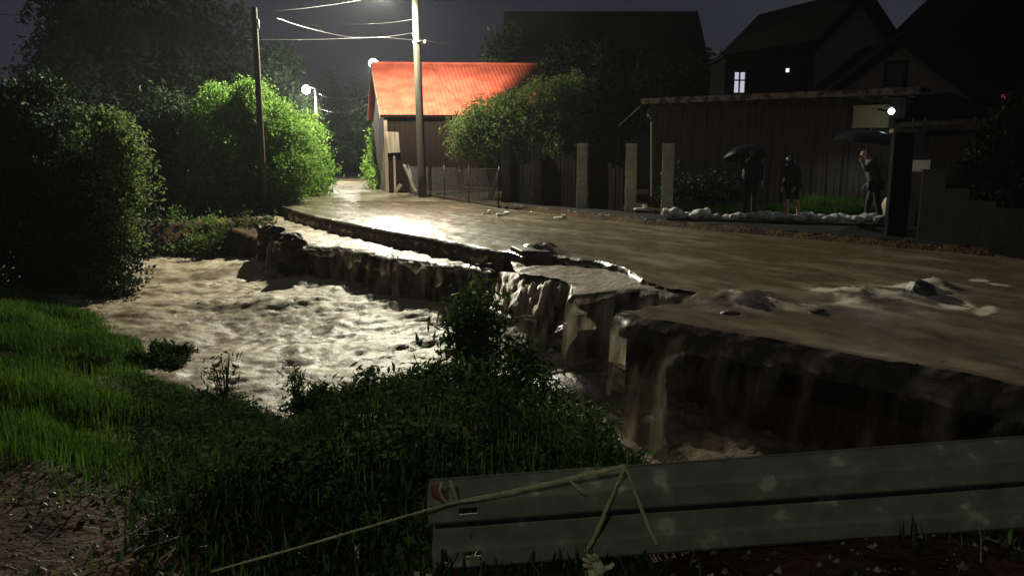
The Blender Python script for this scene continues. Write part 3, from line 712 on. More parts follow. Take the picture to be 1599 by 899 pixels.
def window(parent, c, s, n, w, h, glass, bars=1, frame=m_dark):
    """c world centre on the wall, s = along, n = into the wall"""
    up = Vector((0, 0, 1)); f = MB(); ax = Matrix((s, n, up)).transposed()
    for q in (-1, 1):
        f.box(c+s*q*(w/2)-n*.05, (.09, .10, h+.09), ax=ax); f.box(c+up*q*(h/2)-n*.052, (w+.09, .10, .09), ax=ax)
    fo = f.build('window', frame, parent)
    if bars:
        MB().box(c-n*.04, (.05, .05, h), ax=ax).build('window_bar', frame, fo)
        MB().box(c-n*.042+up*h*.1, (w, .05, .045), ax=ax).build('window_bar', frame, fo)
    MB().box(c-n*.015, (w-.02, .02, h-.02), ax=ax).build('pane', glass, fo)
    return fo
# its lit window sits in a lean-to to the left of the shed roof
wl_ = at(1155, 129, 27.6)
r = root('lean_to', (wl_.x-.4, 28.2, 0), 'low dark outbuilding with a small bluish lit window above the shed roof', 'outbuilding')
m_blk = M('black unlit masonry', (.003, .003, .003), (.007, .0065, .006), rough=.95, scale=4, bump=.6, spec=.08)  # near-black colour stands in for walls the lamps leave unlit
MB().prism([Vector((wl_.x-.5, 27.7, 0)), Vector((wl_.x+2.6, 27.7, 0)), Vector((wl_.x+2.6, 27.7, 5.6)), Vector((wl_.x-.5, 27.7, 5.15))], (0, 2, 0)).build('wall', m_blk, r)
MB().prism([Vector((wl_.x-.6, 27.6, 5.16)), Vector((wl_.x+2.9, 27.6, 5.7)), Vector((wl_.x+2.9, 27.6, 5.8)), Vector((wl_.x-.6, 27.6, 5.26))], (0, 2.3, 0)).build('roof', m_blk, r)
window(r, wl_+Vector((0, .08, 0)), Vector((1, 0, 0)), Vector((0, 1, 0)), .46, .78, e_win)
sm = at(1230, 110, 27.6)
MB().box(sm+Vector((0, .02, 0)), (.09, .08, .12)).build('wall_lamp', emit('small wall light', (.9, .95, 1), 1.2), r)
# --- nearer small house with plank gable
ap4 = at(1405, 60, 26)
h4, g4, s4, n4 = gable_front('house', 'small house with a boarded gable and dark square loft window right of the shed', ap4, (.8, 7, 0), 3.55, 2.75, m_wallg, barge=m_dark)
planks_between(g4-s4*3.3-n4*.03, g4+s4*3.3-n4*.03, .2, 3, .22, m_gab, h4, 'board', .03, .015, seed=9, ztop=lambda t: 2.62+(ap4.z-2.62-.25)*(1-abs(2*t-1)))
wc = at(1398, 118, 25.9)
window(h4, wc, s4, n4, .62, .82, m_glassd, bars=0)
# porch roof and posts of that house
pa, pb_ = at(1402, 199, 21.5), at(1572, 191, 20.2)
po = root('porch', (pa.x, pa.y, 0), 'low porch with a thin pale eave and boarded wall right of the shed', 'porch')
MB().prism([pa, pb_, pb_+Vector((0, 0, .12)), pa+Vector((0, 0, .12))], (.3, .08, 0)).build('eave_board', m_woodp, po)
MB().prism([pa+Vector((0, .1, .13)), pb_+Vector((0, .1, .13)), pb_+Vector((0.3, 3.2, .95)), pa+Vector((0.3, 3.2, .95))], (0, 0, .06)).build('roof', m_dark, po)
planks_between((pa.x+.2, pa.y+1.6), (pb_.x+.4, pb_.y+1.6), .1, 2.5, .24, m_wood, po, 'board', .03, .014, seed=12)
c = at(1431, 232, 20.9); MB().box(c, (.34, .06, .98)).build('door_panel', M('grey painted panel', (.07, .075, .08), (.10, .105, .11), rough=.6), po)
for q in (-.15, .15): MB().box(c+Vector((q, -.05, .62)), (.05, .05, .35)).build('post', m_wood, po)
# --- house at the right edge
ap5 = at(1482, -25, 36)
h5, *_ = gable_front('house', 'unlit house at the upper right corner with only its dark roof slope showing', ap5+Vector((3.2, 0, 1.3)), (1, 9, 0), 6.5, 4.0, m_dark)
rl_ = at(1568, 151, 19.5)
r = root('red_lamp', rl_, 'small red warning lamp glowing at the right edge beside the porch', 'lamp')
MB().tube([rl_+Vector((0, 0, -3.2)), rl_+Vector((0, 0, -.1))], .03, 8).build('post', m_dmetal, r, True)
MB().ico(rl_, .055, 1, 0, 2).build('bulb', e_red, r, True)
light('red_light', rl_+Vector((-.02, -.12, 0)), 1.2, (1, .12, .3), .05, r)

# --- plank shed
sA = at(1012, 300, 25.4); sB = at(1402, 300, 21.6); sA.z = sB.z = 0
sd_ = (sB-sA).normalized(); sn = Vector((-sd_.y, sd_.x, 0))
r = root('shed', sA, 'long dark plank shed with a flat roof standing behind the people', 'shed')
zt = 3.42
MB().prism([sA+sn*.1, sB+sn*.1, sB+sn*3, sA+sn*3], (0, 0, zt-.05)).build('wall', m_wood, r)
planks_between(sA, sA.lerp(sB, .84), .12, zt, .165, m_wood, r, 'plank', .03, .018, jz=.0, seed=21)
planks_between(sA.lerp(sB, .84), sB, .12, 2.62, .165, m_wood, r, 'plank', .03, .018, jz=.0, seed=22)
for i in range(18):
    c = sA.lerp(sB, (i+.5)/18)-sn*.04
    MB().box(c+Vector((0, 0, 1.75)), (.045, .03, 3.2), rz=math.atan2(sd_.y, sd_.x)).build('batten', m_wood, r) if i < 15 else None
pc = at(1360, 182, 21.9)-sn*.0
MB().box(pc, (.92, .06, .62), rz=math.atan2(sd_.y, sd_.x)).build('wall_panel', m_cream, r)
ea, eb = at(1000, 163, 24.6), at(1437, 146, 20.0)
MB().prism([ea, eb, eb+Vector((0, 0, .17)), ea+Vector((0, 0, .17))], (sn*.05)).build('fascia', m_fasc, r)
MB().prism([ea+sn*.06+Vector((0, 0, .14)), eb+sn*.06+Vector((0, 0, .14)), eb+sn*4.5+Vector((0, 0, .35)), ea+sn*4.5+Vector((0, 0, .35))], (0, 0, .05)).build('roof', m_dark, r)
for i in range(13):
    c = ea.lerp(eb, (i+.6)/13)
    MB().bar(c+sn*.07+Vector((0, 0, .02)), c+sn*1.2+Vector((0, 0, .06)), .10, .14).build('rafter', m_wood, r)
br0, br1 = at(1000, 166, 24.7), at(966, 197, 25.4)
MB().bar(br0, br1, .03, .035).build('brace', m_woodp, r)
MB().bar(br1, at(966, 300, 25.4), .04, .04).build('post', m_creo, r)
MB().bar(at(1019, 190, 25.1), at(1019, 310, 25.1), .14, .10).build('post', m_wood, r)
# porch lamp on the shed end
pl = at(1392, 174, 20.9)
r = root('wall_lantern', pl+Vector((0, .25, 0)), 'small glaring greenish white lamp under the end of the shed roof', 'lamp')
MB().bar(pl+Vector((0, .05, .0)), pl+Vector((0, .75, 0.1)), .05, .05).build('bracket', m_dmetal, r)
MB().box(pl+Vector((0, .02, .13)), (.22, .20, .03)).build('lamp_cap', m_dmetal, r)
MB().ico(pl, .085, 1, 0, 2).build('bulb', e_porch, r, True)
ll_ = light('lantern_light', pl+Vector((0.0, -.10, -.05)), P_PORCH*5, (.85, 1, .9), .06, r, spot=(104, .6))
ll_.rotation_euler = Vector((-.6, .05, -1)).to_track_quat('-Z', 'Y').to_euler()

# ================================================================== FENCE, PILLARS, WALLS
pill = [(791, 28.3, 'darkest concrete block pillar at the barn end of the fence row'), (838, 26.8, 'dim second block pillar of the fence row beneath the bush'),
        (909, 25.0, 'third block pillar of the fence row with a leafy foot'), (985, 23.2, 'fourth block pillar of the fence row left of the brightest one'),
        (1042, 21.6, 'brightest concrete block pillar standing at the end of the sandbags')]
PP = []
for i, (u, Y, lab) in enumerate(pill):
    b = at(u, 300, Y); b.z = -.05; PP.append(b.copy())
    zt_ = at(u, 224, Y).z
    r = root('pillar', b, lab, 'pillar', 'concrete block pillars of the fence', rz=R(-12))
    n = 11; hh_ = (zt_-b.z)/n
    for k in range(n):
        MB().box(b+Vector((0, 0, hh_*(k+.5))), (.32+random.uniform(-.006, .006), .32, hh_-.006), rz=R(-12+random.uniform(-.8, .8))).build('block', m_conc if i > 1 else m_concd, r, bevel=.008)  # leaf shade on the first pillars is put into a darker concrete colour
# solid panels between the pillars
for i in range(4):
    a, b = PP[i]+Vector((.2, -.1, 0)), PP[i+1]+Vector((-.2, .1, 0))
    if i == 3: continue
    r = root('fence_panel', a, ['dark brown board fence panel nearest the barn', 'dark brown board fence panel between the second and third pillars', 'dark brown board fence panel between the third and fourth pillars'][i], 'fence', 'board panels between the pillars')
    planks_between(a, b, .05, 1.5+.25*(i % 2), .21, m_creo, r, 'plank', .025, .02, jz=.1, seed=30+i)
    d = (b-a).normalized()
    for z in (.4, 1.2): MB().bar(a+Vector((.05, .05, z)), b+Vector((.05, .05, z)), .05, .08).build('crossbar', m_creo, r)
# garden wire fence before the barn
fa, fb = gp(640, 303, 0), gp(778, 326, 0)
r = root('wire_fence', fa, 'sagging wire mesh fence with thin posts before the barn wall', 'fence')
fa.z = fb.z = -.05; posts = [fa.lerp(fb, t) for t in (0, .22, .48, .74, 1)]; FH = 1.4
for i, p in enumerate(posts):
    MB().tube([p, p+Vector((.04*(i-2)*.6, 0, FH+.1))], .03, 6).build('post', m_dmetal, r, True)
mb = MB(); n = 60
for i in range(n+1):
    p = fa.lerp(fb, i/n); q = fa.lerp(fb, min(1, i/n+.12)); q2 = fa.lerp(fb, max(0, i/n-.12))
    mb.bar(p+Vector((0, 0, .02)), q+Vector((0, 0, FH)), .006, .006); mb.bar(p+Vector((0, 0, .02)), q2+Vector((0, 0, FH)), .006, .006)
tag(mb.build('wire_mesh', m_wire, r), kind='stuff')
for z in (.1, .7, FH): MB().tube([fa+Vector((0, 0, z)), fa.lerp(fb, .5)+Vector((0, 0, z-.03)), fb+Vector((0, 0, z))], .006, 5).build('line_wire', m_dmetal, r)
fd = (fb-fa).normalized(); k = MB().bar(fa+Vector((0, 0, .06)), fb+Vector((.3, -.5, .06)), .12, .22).build('kerb_board', m_woodr, r)
o = MB().bar(at(631, 257, 36), at(649, 300, 35.2), .14, .05).build('plank', m_woodp); tag(o, 'pale plank leaning against the wire fence near the barn corner', 'plank')
o = MB().bar(at(617, 300, 36.6), at(626, 288, 36.6), .2, .16).build('stump', m_woodp); tag(o, 'short pale broken timber end beside the lane at the barn corner', 'timber')
# low kerb wall under the sandbags
ka, kb = gp(1040, 352, 0), gp(1392, 363, 0)
o = MB().prism([ka, kb, kb+Vector((.3, .8, 0)), ka+Vector((.2, .8, 0))], (0, 0, .19)).build('kerb_wall', m_shadek); tag(o, 'low shaded concrete kerb carrying the white sandbags', 'kerb')  # kerb shadow is put into its black colour
# right: gate post and dark stepped wall
g = gp(1404, 378, 0)
r = root('gate_post', g, 'thick unlit gate post standing beside the umbrella on the right', 'gate post', rz=R(-15))
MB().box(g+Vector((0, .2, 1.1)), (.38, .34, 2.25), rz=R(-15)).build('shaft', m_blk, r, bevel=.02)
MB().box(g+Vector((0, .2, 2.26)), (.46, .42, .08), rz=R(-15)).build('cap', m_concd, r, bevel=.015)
wa = gp(1432, 384, 0); wb = gp(1640, 412, 0)
r = root('garden_wall', wa, 'low unlit stepped garden wall along the flooded road on the right', 'wall')
dd = (wb-wa)/5
for i in range(5):
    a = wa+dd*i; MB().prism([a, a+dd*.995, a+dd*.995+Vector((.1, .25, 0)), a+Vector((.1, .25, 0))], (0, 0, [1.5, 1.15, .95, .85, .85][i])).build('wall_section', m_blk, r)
st = at(1462, 300, 18.6); st.z = 0
r = root('steps', st, 'dim concrete steps rising to the porch behind the dark wall', 'steps')
for i in range(5):
    MB().box((st.x+1.2-i*.36, 18.8, .55+.28*i-.14), (.36, 1.2, .28)).build('step', m_concd, r, bevel=.01)
    MB().box((st.x+1.2-i*.36, 18.85, (.41+.28*i)/2), (.355, 1.15, .41+.28*i-.005)).build('riser', m_dark, r)

# ================================================================== SANDBAGS AND DEBRIS
def bag_mesh(seed, tied=True):
    mb = MB(); rr = random.Random(seed); nu, nv = 14, 9
    for j in range(nv+1):
        t = -1+2*j/nv; w = (1-abs(t)**2.6)**.42 if abs(t) < 1 else 0
        for i in range(nu):
            a = 2*math.pi*i/nu; ca, sa = math.cos(a), math.sin(a)
            k = 1+.10*math.sin(a*3+j+seed)+rr.uniform(-.04, .04)
            mb.V.append(Vector((t*.3+(.02*rr.random()), ca*.18*w*k, .085+sa*.085*w*k+.02*math.sin(j*1.4+seed))))
    for j in range(nv):
        for i in range(nu): mb.F.append([j*nu+i, j*nu+(i+1) % nu, (j+1)*nu+(i+1) % nu, (j+1)*nu+i])
    mb.F.append(list(range(nu-1, -1, -1))); mb.F.append([nv*nu+i for i in range(nu)])
    me = bpy.data.meshes.new('sandbag'); me.from_pydata(mb.V, [], mb.F); me.update(); me.polygons.foreach_set('use_smooth', [True]*len(me.polygons)); me.materials.append(m_bag)
    return me
bm_ = [bag_mesh(i) for i in range(4)]
bags = [(1050, 331, 0, 1.1, 'grey sandbag leaning against the foot of the brightest pillar'), (1072, 334, 1, .8, None), (1094, 329, 2, 1.25, 'largest white sandbag, heaped up right of the brightest pillar'), (1112, 334, 3, .8, 'small round white sandbag right of the largest one'),
        (1135, 336, 1, .7, None), (1152, 337, 0, .8, None), (1165, 338, 2, .8, None), (1176, 336, 3, .95, 'upright white sandbag at the feet of the person in black'), (1196, 338, 1, 1, None), (1210, 339, 0, 1.1, 'plump white sandbag between the two people'), (1222, 342, 2, .8, None),
        (1234, 341, 3, .9, None), (1256, 346, 1, 1.15, 'flat white sandbag right of the bare legged person'), (1276, 347, 0, .9, None), (1294, 347, 2, .9, None), (1306, 344, 3, .9, None), (1322, 347, 1, .9, None), (1346, 342, 0, .9, None), (1362, 343, 2, 1.1, None), (1378, 340, 3, .9, None)]
for i, (u, v, k, s, lab) in enumerate(bags):
    t = (u-1040)/352; p = ka.lerp(kb, t)+Vector((.1, .45+random.uniform(-.15, .15), .16))
    p.x = at(u, v, p.y).x; o = bpy.data.objects.new('sandbag', bm_[k]); C.objects.link(o); o.location = p
    o.rotation_euler = (random.uniform(-.25, .25), random.uniform(-.3, .3), random.uniform(-.6, .6)); s *= .92; o.scale = (s, s, s*random.uniform(1.1, 1.6))
    tag(o, lab or 'white sandbag lying in the low row on the kerb before the shed', 'sandbag', 'sandbags along the kerb')
bagx = bpy.data.objects.new('sack', bm_[1]); C.objects.link(bagx); bagx.location = at(1384, 328, 18.9); bagx.location.z = .17; bagx.scale = (.6, 1.2, 3.4); bagx.rotation_euler = (0, .12, 0)
bagx.data = bag_mesh(9); bagx.data.materials[0] = m_cream
tag(bagx, 'upright cream sack standing lit beside the person in the grey jacket', 'sack')

def rock(u, v, z, r, seed, label, cat='stone', sq=(1.2, 1, .7), mat=m_stone, group=None, name='stone', rough=.35):
    c = gp(u, v, z); o = MB().ico(c+Vector((0, 0, r*.25)), r, seed, rough, 2 if r < .3 else 3, sq).build(name, mat); tag(o, label, cat, group); return o
rock(775, 406, SZ, .17, 3, 'smooth rounded stone where the upper road edge breaks off', sq=(1.5, 1, .5))
rock(858, 552, -1.0, .13, 5, 'upright pale stone above the plank in the dark scour hole', sq=(.8, .8, 1.2))
rock(875, 576, -1.08, .12, 6, 'small pale stone lying on the timber in the scour hole')
rock(893, 571, -1.08, .13, 16, 'pale double lumped stone left of the polished boulder')
rock(933, 583, -1.12, .17, 7, 'wet polished boulder at the foot of the corner waterfall')
rock(905, 612, -1.15, .38, 8, 'broad flat pale rock under the timber in the scour hole', sq=(1.6, 1, .35))
o = MB().bar(gp(840, 592, -1.0), gp(938, 574, -.98), .10, .14).build('timber', m_woodp); tag(o, 'pale broken timber jammed across the scour hole', 'timber')
rock(1250, 0, 0, .1, 1, 'x') if False else None
rock(1143, 492, .0, .08, 9, 'dark wet stone under the water hump near the road edge', sq=(1.6, 1, .6), mat=m_asph)
rock(1285, 492, .0, .08, 10, 'dark stone splitting the current right of the water hump', sq=(1.7, 1, .6), mat=m_asph)
rock(1433, 462, .0, .19, 11, 'dark pyramid shaped boulder standing out of the flooded road', sq=(1, 1, .9), mat=m_asph)
rock(455, 316, .0, .22, 13, 'dark lump of earth where the lane edge has collapsed', sq=(1.6, 1, .8), mat=m_earth)
rock(425, 331, -.2, .2, 14, 'earth clod on the collapsed lane edge below the slim pole', mat=m_earth)
rock(420, 343, -.2, .15, 15, 'small clod at the foot of the slim pole', mat=m_earth)
o = MB().box(gp(840, 398, 0)+Vector((0, 0, .02)), (.75, .5, .24), rz=.4, jit=.08).build('asphalt_chunk', m_asph, bevel=.02)
o.rotation_euler = (0, 0, 0); tag(o, 'tilted dark asphalt chunk at the break between the two road edges', 'asphalt chunk')
for (u, v, s, lab) in ((785, 337, .24, 'white and black litter stranded at the end of the wire fence'), (760, 335, .16, 'thin white scrap floating before the wire fence'), (875, 342, .22, 'flat white scrap floating before the board fence'),
                        (1000, 328, .22, 'pale scrap of timber stranded left of the brightest pillar'), (1000, 347, .1, 'tiny pale scrap at the water edge left of the brightest pillar')):
    c = gp(u, v, .04) if v > 330 else at(u, v, 20.6)
    mb = MB(); mb.box(c+Vector((0, 0, .03)), (s*1.6, s*.5, .05), rz=.3, jit=s*.1); mb.box(c+Vector((s*.5, .05, .08)), (s*.6, s*.4, .10), rz=-.5, jit=s*.12)
    tag(mb.build('litter', m_white, None, bevel=.01), lab, 'litter')
# clump of torn earth left of the falls
o = MB(); random.seed(4)
for i in range(46):
    u = random.uniform(412, 468); t_ = random.random(); v = 352+(u-412)*.30+t_*(78-(u-412)*.45)
    Yc = 20.4-(u-418)*.05-.2-.5*t_; o.ico(at(u, v, Yc), random.uniform(.10, .22), i, .5, 2, (1.2, 1, .9))
tag(o.build('earth_clump', m_earth, None), 'jagged black clump of torn earth and roots left of the first waterfall', 'earth clump')
o = MB(); random.seed(5)
for i in range(34):
    o.ico(gp(random.uniform(335, 415), random.uniform(395, 425), -1.4), random.uniform(.06, .2), i+50, .4, 1)
tag(o.build('rubble', m_stone, None), kind='stuff')

# ================================================================== TREES AND SHRUBS
def leaves(name, blobs, n, size, mat, parent=None, seed=0, droop=0, fill=.55, frond=.55):
    """blobs (u, v, Y, ru_px, rv_px[, ry_m]): leaf faces spread in uneven ellipsoids"""
    g = np.random.default_rng(seed+100)
    cs = []; rs = []
    for b in blobs:
        u, v, Y, ru, rv = b[:5]; c = at(u, v, Y); k = Y/FPX
        cs.append(c); rs.append((ru*k, b[5] if len(b) > 5 else ru*k*.9, rv*k))
    cs = np.array(cs); rs = np.array(rs); vol = rs.prod(1)**(2/3); pick = g.choice(len(cs), n, p=vol/vol.sum())
    d = g.normal(size=(n, 3)); d /= np.linalg.norm(d, axis=1)[:, None]
    rad = 1-(g.random(n)**1.6)*fill
    # clumpy outline
    ph = g.random((len(cs), 3))*20
    lob = 1+.62*(fbm(d[:, 0]*2.6+ph[pick, 0]+9, d[:, 2]*2.6+ph[pick, 1]+9, 3)-.5)*2+.15*g.normal(size=n)*(g.random(n) < .25)
    P = cs[pick]+d*rs[pick]*(rad*lob)[:, None]
    # gather into sprigs
    m = max(1, n//16); ti = g.choice(n, m); tips = P[ti]; own = g.integers(0, m, n); keep = g.random(n) < .9
    fd = d[ti]*np.array([1, 1, .5])+g.normal(size=(m, 3))*.45; fd /= np.linalg.norm(fd, axis=1)[:, None]; fl = frond*(.4+.9*g.random(m))[:, None]; tf = g.random(n)[:, None]
    fo = fd[own]*fl[own]*tf+np.array([0, 0, -1])*(droop+.15)*fl[own]*1.6*tf**2
    sprig = tips[own]+fo+g.normal(size=(n, 3))*size*(1.1-.6*tf)
    P = np.where(keep[:, None], sprig, P)
    a = g.normal(size=(n, 3)); a[:, 2] -= droop*1.2; a /= np.linalg.norm(a, axis=1)[:, None]
    b = np.cross(a, g.normal(size=(n, 3))); b /= np.linalg.norm(b, axis=1)[:, None]
    s = size*(.55+.9*g.random(n))[:, None]
    nn = np.cross(a, b)
    V = np.stack([P-a*s*.5, P+b*s*.24+nn*s*.08, P+a*s*.5-nn*s*.05, P-b*s*.24+nn*s*.08], 1).reshape(-1, 3)
    F = np.arange(4*n).reshape(-1, 4)
    return mesh_np(name, V, F, mat, parent)
def tree(name, label, blobs, n, size, mat, group=None, seed=0, droop=0, cat='tree', base=None, trunk_r=.12, fill=.55, gz=None, stems=1):
    us = [b[0] for b in blobs]; Y = sum(b[2] for b in blobs)/len(blobs)
    low = min(at(b[0], b[1], b[2]).z-b[4]*b[2]/FPX for b in blobs)
    bp = at(base[0] if base else sum(us)/len(us), 300, base[1] if base else Y)
    gz = float(hgt(np.array([bp.x]), np.array([bp.y]))[0]) if gz is None else gz; bp.z = gz-.1
    r = root(name, bp, label, cat, group)
    leaves('crown', blobs, n, size, mat, r, seed, droop, fill)
    mb = MB(); rr = random.Random(seed)
    cs = [at(b[0], b[1], b[2]) for b in blobs]; mid = sum(cs, Vector())/len(cs); top = max(cs, key=lambda c: c.z)
    for k in range(stems):
        b0 = bp+Vector((rr.uniform(-.3, .3), rr.uniform(-.2, .2), 0))*(k > 0)
        mm = b0.lerp(mid, .6)+Vector((rr.uniform(-.2, .2), rr.uniform(-.2, .2), 0))
        mb.tube([b0, b0.lerp(mm, .5)+Vector((rr.uniform(-.1, .1), 0, 0)), mm, mm.lerp(top, .7)], [trunk_r, trunk_r*.8, trunk_r*.55, trunk_r*.2], 7)
    for c in cs:
        s = bp.lerp(mid, rr.uniform(.35, .8)); mb.tube([s, s.lerp(c, .5)+Vector((0, 0, -.1)), c], [trunk_r*.45, trunk_r*.3, trunk_r*.1], 5)
    mb.build('trunk', m_bark, r, True)
    return r
G1 = 'trees on the far bank left of the lane'
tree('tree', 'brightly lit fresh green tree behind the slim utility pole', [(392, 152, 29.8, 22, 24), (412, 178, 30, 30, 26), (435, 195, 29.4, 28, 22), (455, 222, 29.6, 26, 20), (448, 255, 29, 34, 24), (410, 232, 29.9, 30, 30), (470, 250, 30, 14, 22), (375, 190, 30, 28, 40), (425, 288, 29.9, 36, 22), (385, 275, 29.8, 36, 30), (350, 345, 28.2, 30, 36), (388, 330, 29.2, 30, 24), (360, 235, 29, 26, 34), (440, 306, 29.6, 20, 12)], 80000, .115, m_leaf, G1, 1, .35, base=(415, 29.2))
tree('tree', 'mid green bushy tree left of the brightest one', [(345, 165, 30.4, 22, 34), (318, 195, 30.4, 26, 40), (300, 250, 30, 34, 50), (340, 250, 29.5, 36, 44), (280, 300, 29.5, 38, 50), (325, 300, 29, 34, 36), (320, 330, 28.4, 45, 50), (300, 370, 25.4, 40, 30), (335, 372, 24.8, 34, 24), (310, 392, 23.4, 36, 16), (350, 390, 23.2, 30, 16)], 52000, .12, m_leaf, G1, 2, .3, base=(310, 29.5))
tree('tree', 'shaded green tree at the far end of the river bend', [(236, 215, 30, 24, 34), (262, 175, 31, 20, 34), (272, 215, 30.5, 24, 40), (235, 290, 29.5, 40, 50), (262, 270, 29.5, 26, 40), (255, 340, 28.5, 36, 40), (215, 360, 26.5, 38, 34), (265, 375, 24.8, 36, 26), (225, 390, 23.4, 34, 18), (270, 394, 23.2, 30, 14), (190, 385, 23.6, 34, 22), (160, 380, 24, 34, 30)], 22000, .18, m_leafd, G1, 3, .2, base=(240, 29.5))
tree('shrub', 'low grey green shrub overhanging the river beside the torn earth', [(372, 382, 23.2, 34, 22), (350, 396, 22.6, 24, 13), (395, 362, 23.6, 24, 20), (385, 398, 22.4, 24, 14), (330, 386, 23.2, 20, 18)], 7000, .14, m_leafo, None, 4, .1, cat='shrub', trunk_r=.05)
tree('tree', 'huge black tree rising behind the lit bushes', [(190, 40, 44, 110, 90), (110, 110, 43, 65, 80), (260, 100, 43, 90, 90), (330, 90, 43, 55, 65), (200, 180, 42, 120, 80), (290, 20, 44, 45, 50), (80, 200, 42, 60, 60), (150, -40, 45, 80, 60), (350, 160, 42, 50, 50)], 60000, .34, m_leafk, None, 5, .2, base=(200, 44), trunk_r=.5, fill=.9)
tree('tree', 'lit yellow green top of the leafy sapling, tallest by the near river bank', [(163, 188, 17.2, 14, 18), (176, 218, 17, 20, 20), (196, 238, 17, 16, 14), (180, 262, 17, 20, 22), (190, 300, 17, 14, 22), (184, 350, 16.6, 14, 26)], 9000, .10, m_leafb, 'trees on the near left bank', 6, .15, base=(170, 16.6), gz=-1.0, stems=3, trunk_r=.06)  # lit top of the thicket, lamplight put into a brighter leaf colour
tree('tree', 'shaded rest of the sapling thicket towards the river', [(140, 270, 17.4, 38, 40), (150, 330, 17.2, 40, 40), (160, 390, 16.6, 36, 36), (165, 440, 16, 32, 24), (110, 420, 16.8, 44, 36), (178, 300, 17.4, 20, 30)], 20000, .11, m_leafd, 'trees on the near left bank', 26, .1, base=(140, 16.6), gz=-1.0, stems=3, trunk_r=.07)  # rest of the same growth, shade put into darker leaves
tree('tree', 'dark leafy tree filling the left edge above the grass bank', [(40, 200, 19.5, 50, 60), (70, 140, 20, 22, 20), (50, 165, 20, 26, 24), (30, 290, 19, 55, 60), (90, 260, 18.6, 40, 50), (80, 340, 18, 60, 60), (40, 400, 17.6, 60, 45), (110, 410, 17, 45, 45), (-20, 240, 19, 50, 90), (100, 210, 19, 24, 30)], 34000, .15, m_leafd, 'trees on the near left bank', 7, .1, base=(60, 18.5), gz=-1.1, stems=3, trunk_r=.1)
G3 = 'distant trees along the lane'
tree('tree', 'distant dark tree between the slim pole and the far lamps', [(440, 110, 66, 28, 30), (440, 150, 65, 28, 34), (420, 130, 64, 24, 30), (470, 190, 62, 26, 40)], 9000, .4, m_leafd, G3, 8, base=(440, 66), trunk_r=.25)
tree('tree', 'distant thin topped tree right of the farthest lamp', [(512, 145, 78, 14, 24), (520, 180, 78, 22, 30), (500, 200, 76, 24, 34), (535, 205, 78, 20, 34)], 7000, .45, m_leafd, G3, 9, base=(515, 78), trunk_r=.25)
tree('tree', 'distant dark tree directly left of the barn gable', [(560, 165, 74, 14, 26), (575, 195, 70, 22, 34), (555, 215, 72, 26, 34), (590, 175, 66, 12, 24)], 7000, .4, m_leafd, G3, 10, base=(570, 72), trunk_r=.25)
tree('shrub', 'shaded green roadside shrub where the lane narrows', [(482, 235, 38, 22, 40), (490, 265, 37, 24, 24), (470, 285, 35, 30, 20), (478, 200, 40, 16, 24), (498, 280, 38, 12, 14)], 16000, .17, m_leaf, None, 11, .1, cat='shrub', base=(480, 38))
tree('shrub', 'small pale lit shrub at the far bend of the lane', [(518, 238, 88, 16, 12), (505, 246, 86, 12, 12), (534, 242, 92, 10, 12)], 3000, .3, m_leafp, None, 12, cat='shrub', trunk_r=.08)
tree('hedge', 'tall narrow hedge squeezed between lane and barn', [(596, 225, 47, 12, 24), (594, 255, 46, 15, 24), (598, 276, 44, 13, 14), (588, 262, 47, 9, 18)], 9000, .2, m_leaf, None, 13, cat='hedge', trunk_r=.08)
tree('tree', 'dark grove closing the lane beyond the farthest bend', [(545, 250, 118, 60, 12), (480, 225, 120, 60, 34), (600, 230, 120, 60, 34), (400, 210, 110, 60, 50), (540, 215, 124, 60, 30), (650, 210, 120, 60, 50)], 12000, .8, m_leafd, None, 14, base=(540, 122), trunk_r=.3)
tree('shrub', 'leafy bush half lit in front of the barn end of the red roof', [(742, 200, 31, 34, 30), (768, 182, 31, 32, 24), (800, 190, 31, 34, 34), (735, 215, 31, 24, 24), (775, 225, 30.6, 36, 26)], 26000, .11, m_leafb, 'bushes behind the board fence', 15, .15, cat='shrub', base=(765, 31))
tree('shrub', 'tall airy bush reaching up across the red roof', [(840, 168, 31, 34, 36), (872, 150, 31.4, 24, 26), (898, 140, 31.6, 20, 22), (820, 205, 30.6, 36, 34), (865, 200, 31, 40, 40), (850, 240, 30, 40, 30)], 30000, .11, m_leafb, 'bushes behind the board fence', 16, .15, cat='shrub', base=(850, 31))
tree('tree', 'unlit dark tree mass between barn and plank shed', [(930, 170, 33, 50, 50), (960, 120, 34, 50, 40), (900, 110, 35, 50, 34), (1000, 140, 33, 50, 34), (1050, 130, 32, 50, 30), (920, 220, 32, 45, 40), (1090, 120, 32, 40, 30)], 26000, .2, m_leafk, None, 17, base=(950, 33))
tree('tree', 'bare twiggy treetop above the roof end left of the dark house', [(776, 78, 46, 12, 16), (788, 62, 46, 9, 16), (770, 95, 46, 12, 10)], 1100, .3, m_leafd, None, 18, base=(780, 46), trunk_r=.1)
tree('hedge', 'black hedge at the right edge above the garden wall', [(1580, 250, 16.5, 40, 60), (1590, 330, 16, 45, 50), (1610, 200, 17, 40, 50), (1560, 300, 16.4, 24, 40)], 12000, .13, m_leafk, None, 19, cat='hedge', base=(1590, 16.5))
tree('shrub', 'low green bush at the foot of the shed planks left of the people', [(1100, 305, 22.8, 45, 22), (1065, 300, 23, 30, 26), (1135, 312, 22.6, 24, 14)], 5000, .13, m_leafd, None, 20, .1, cat='shrub', trunk_r=.04)

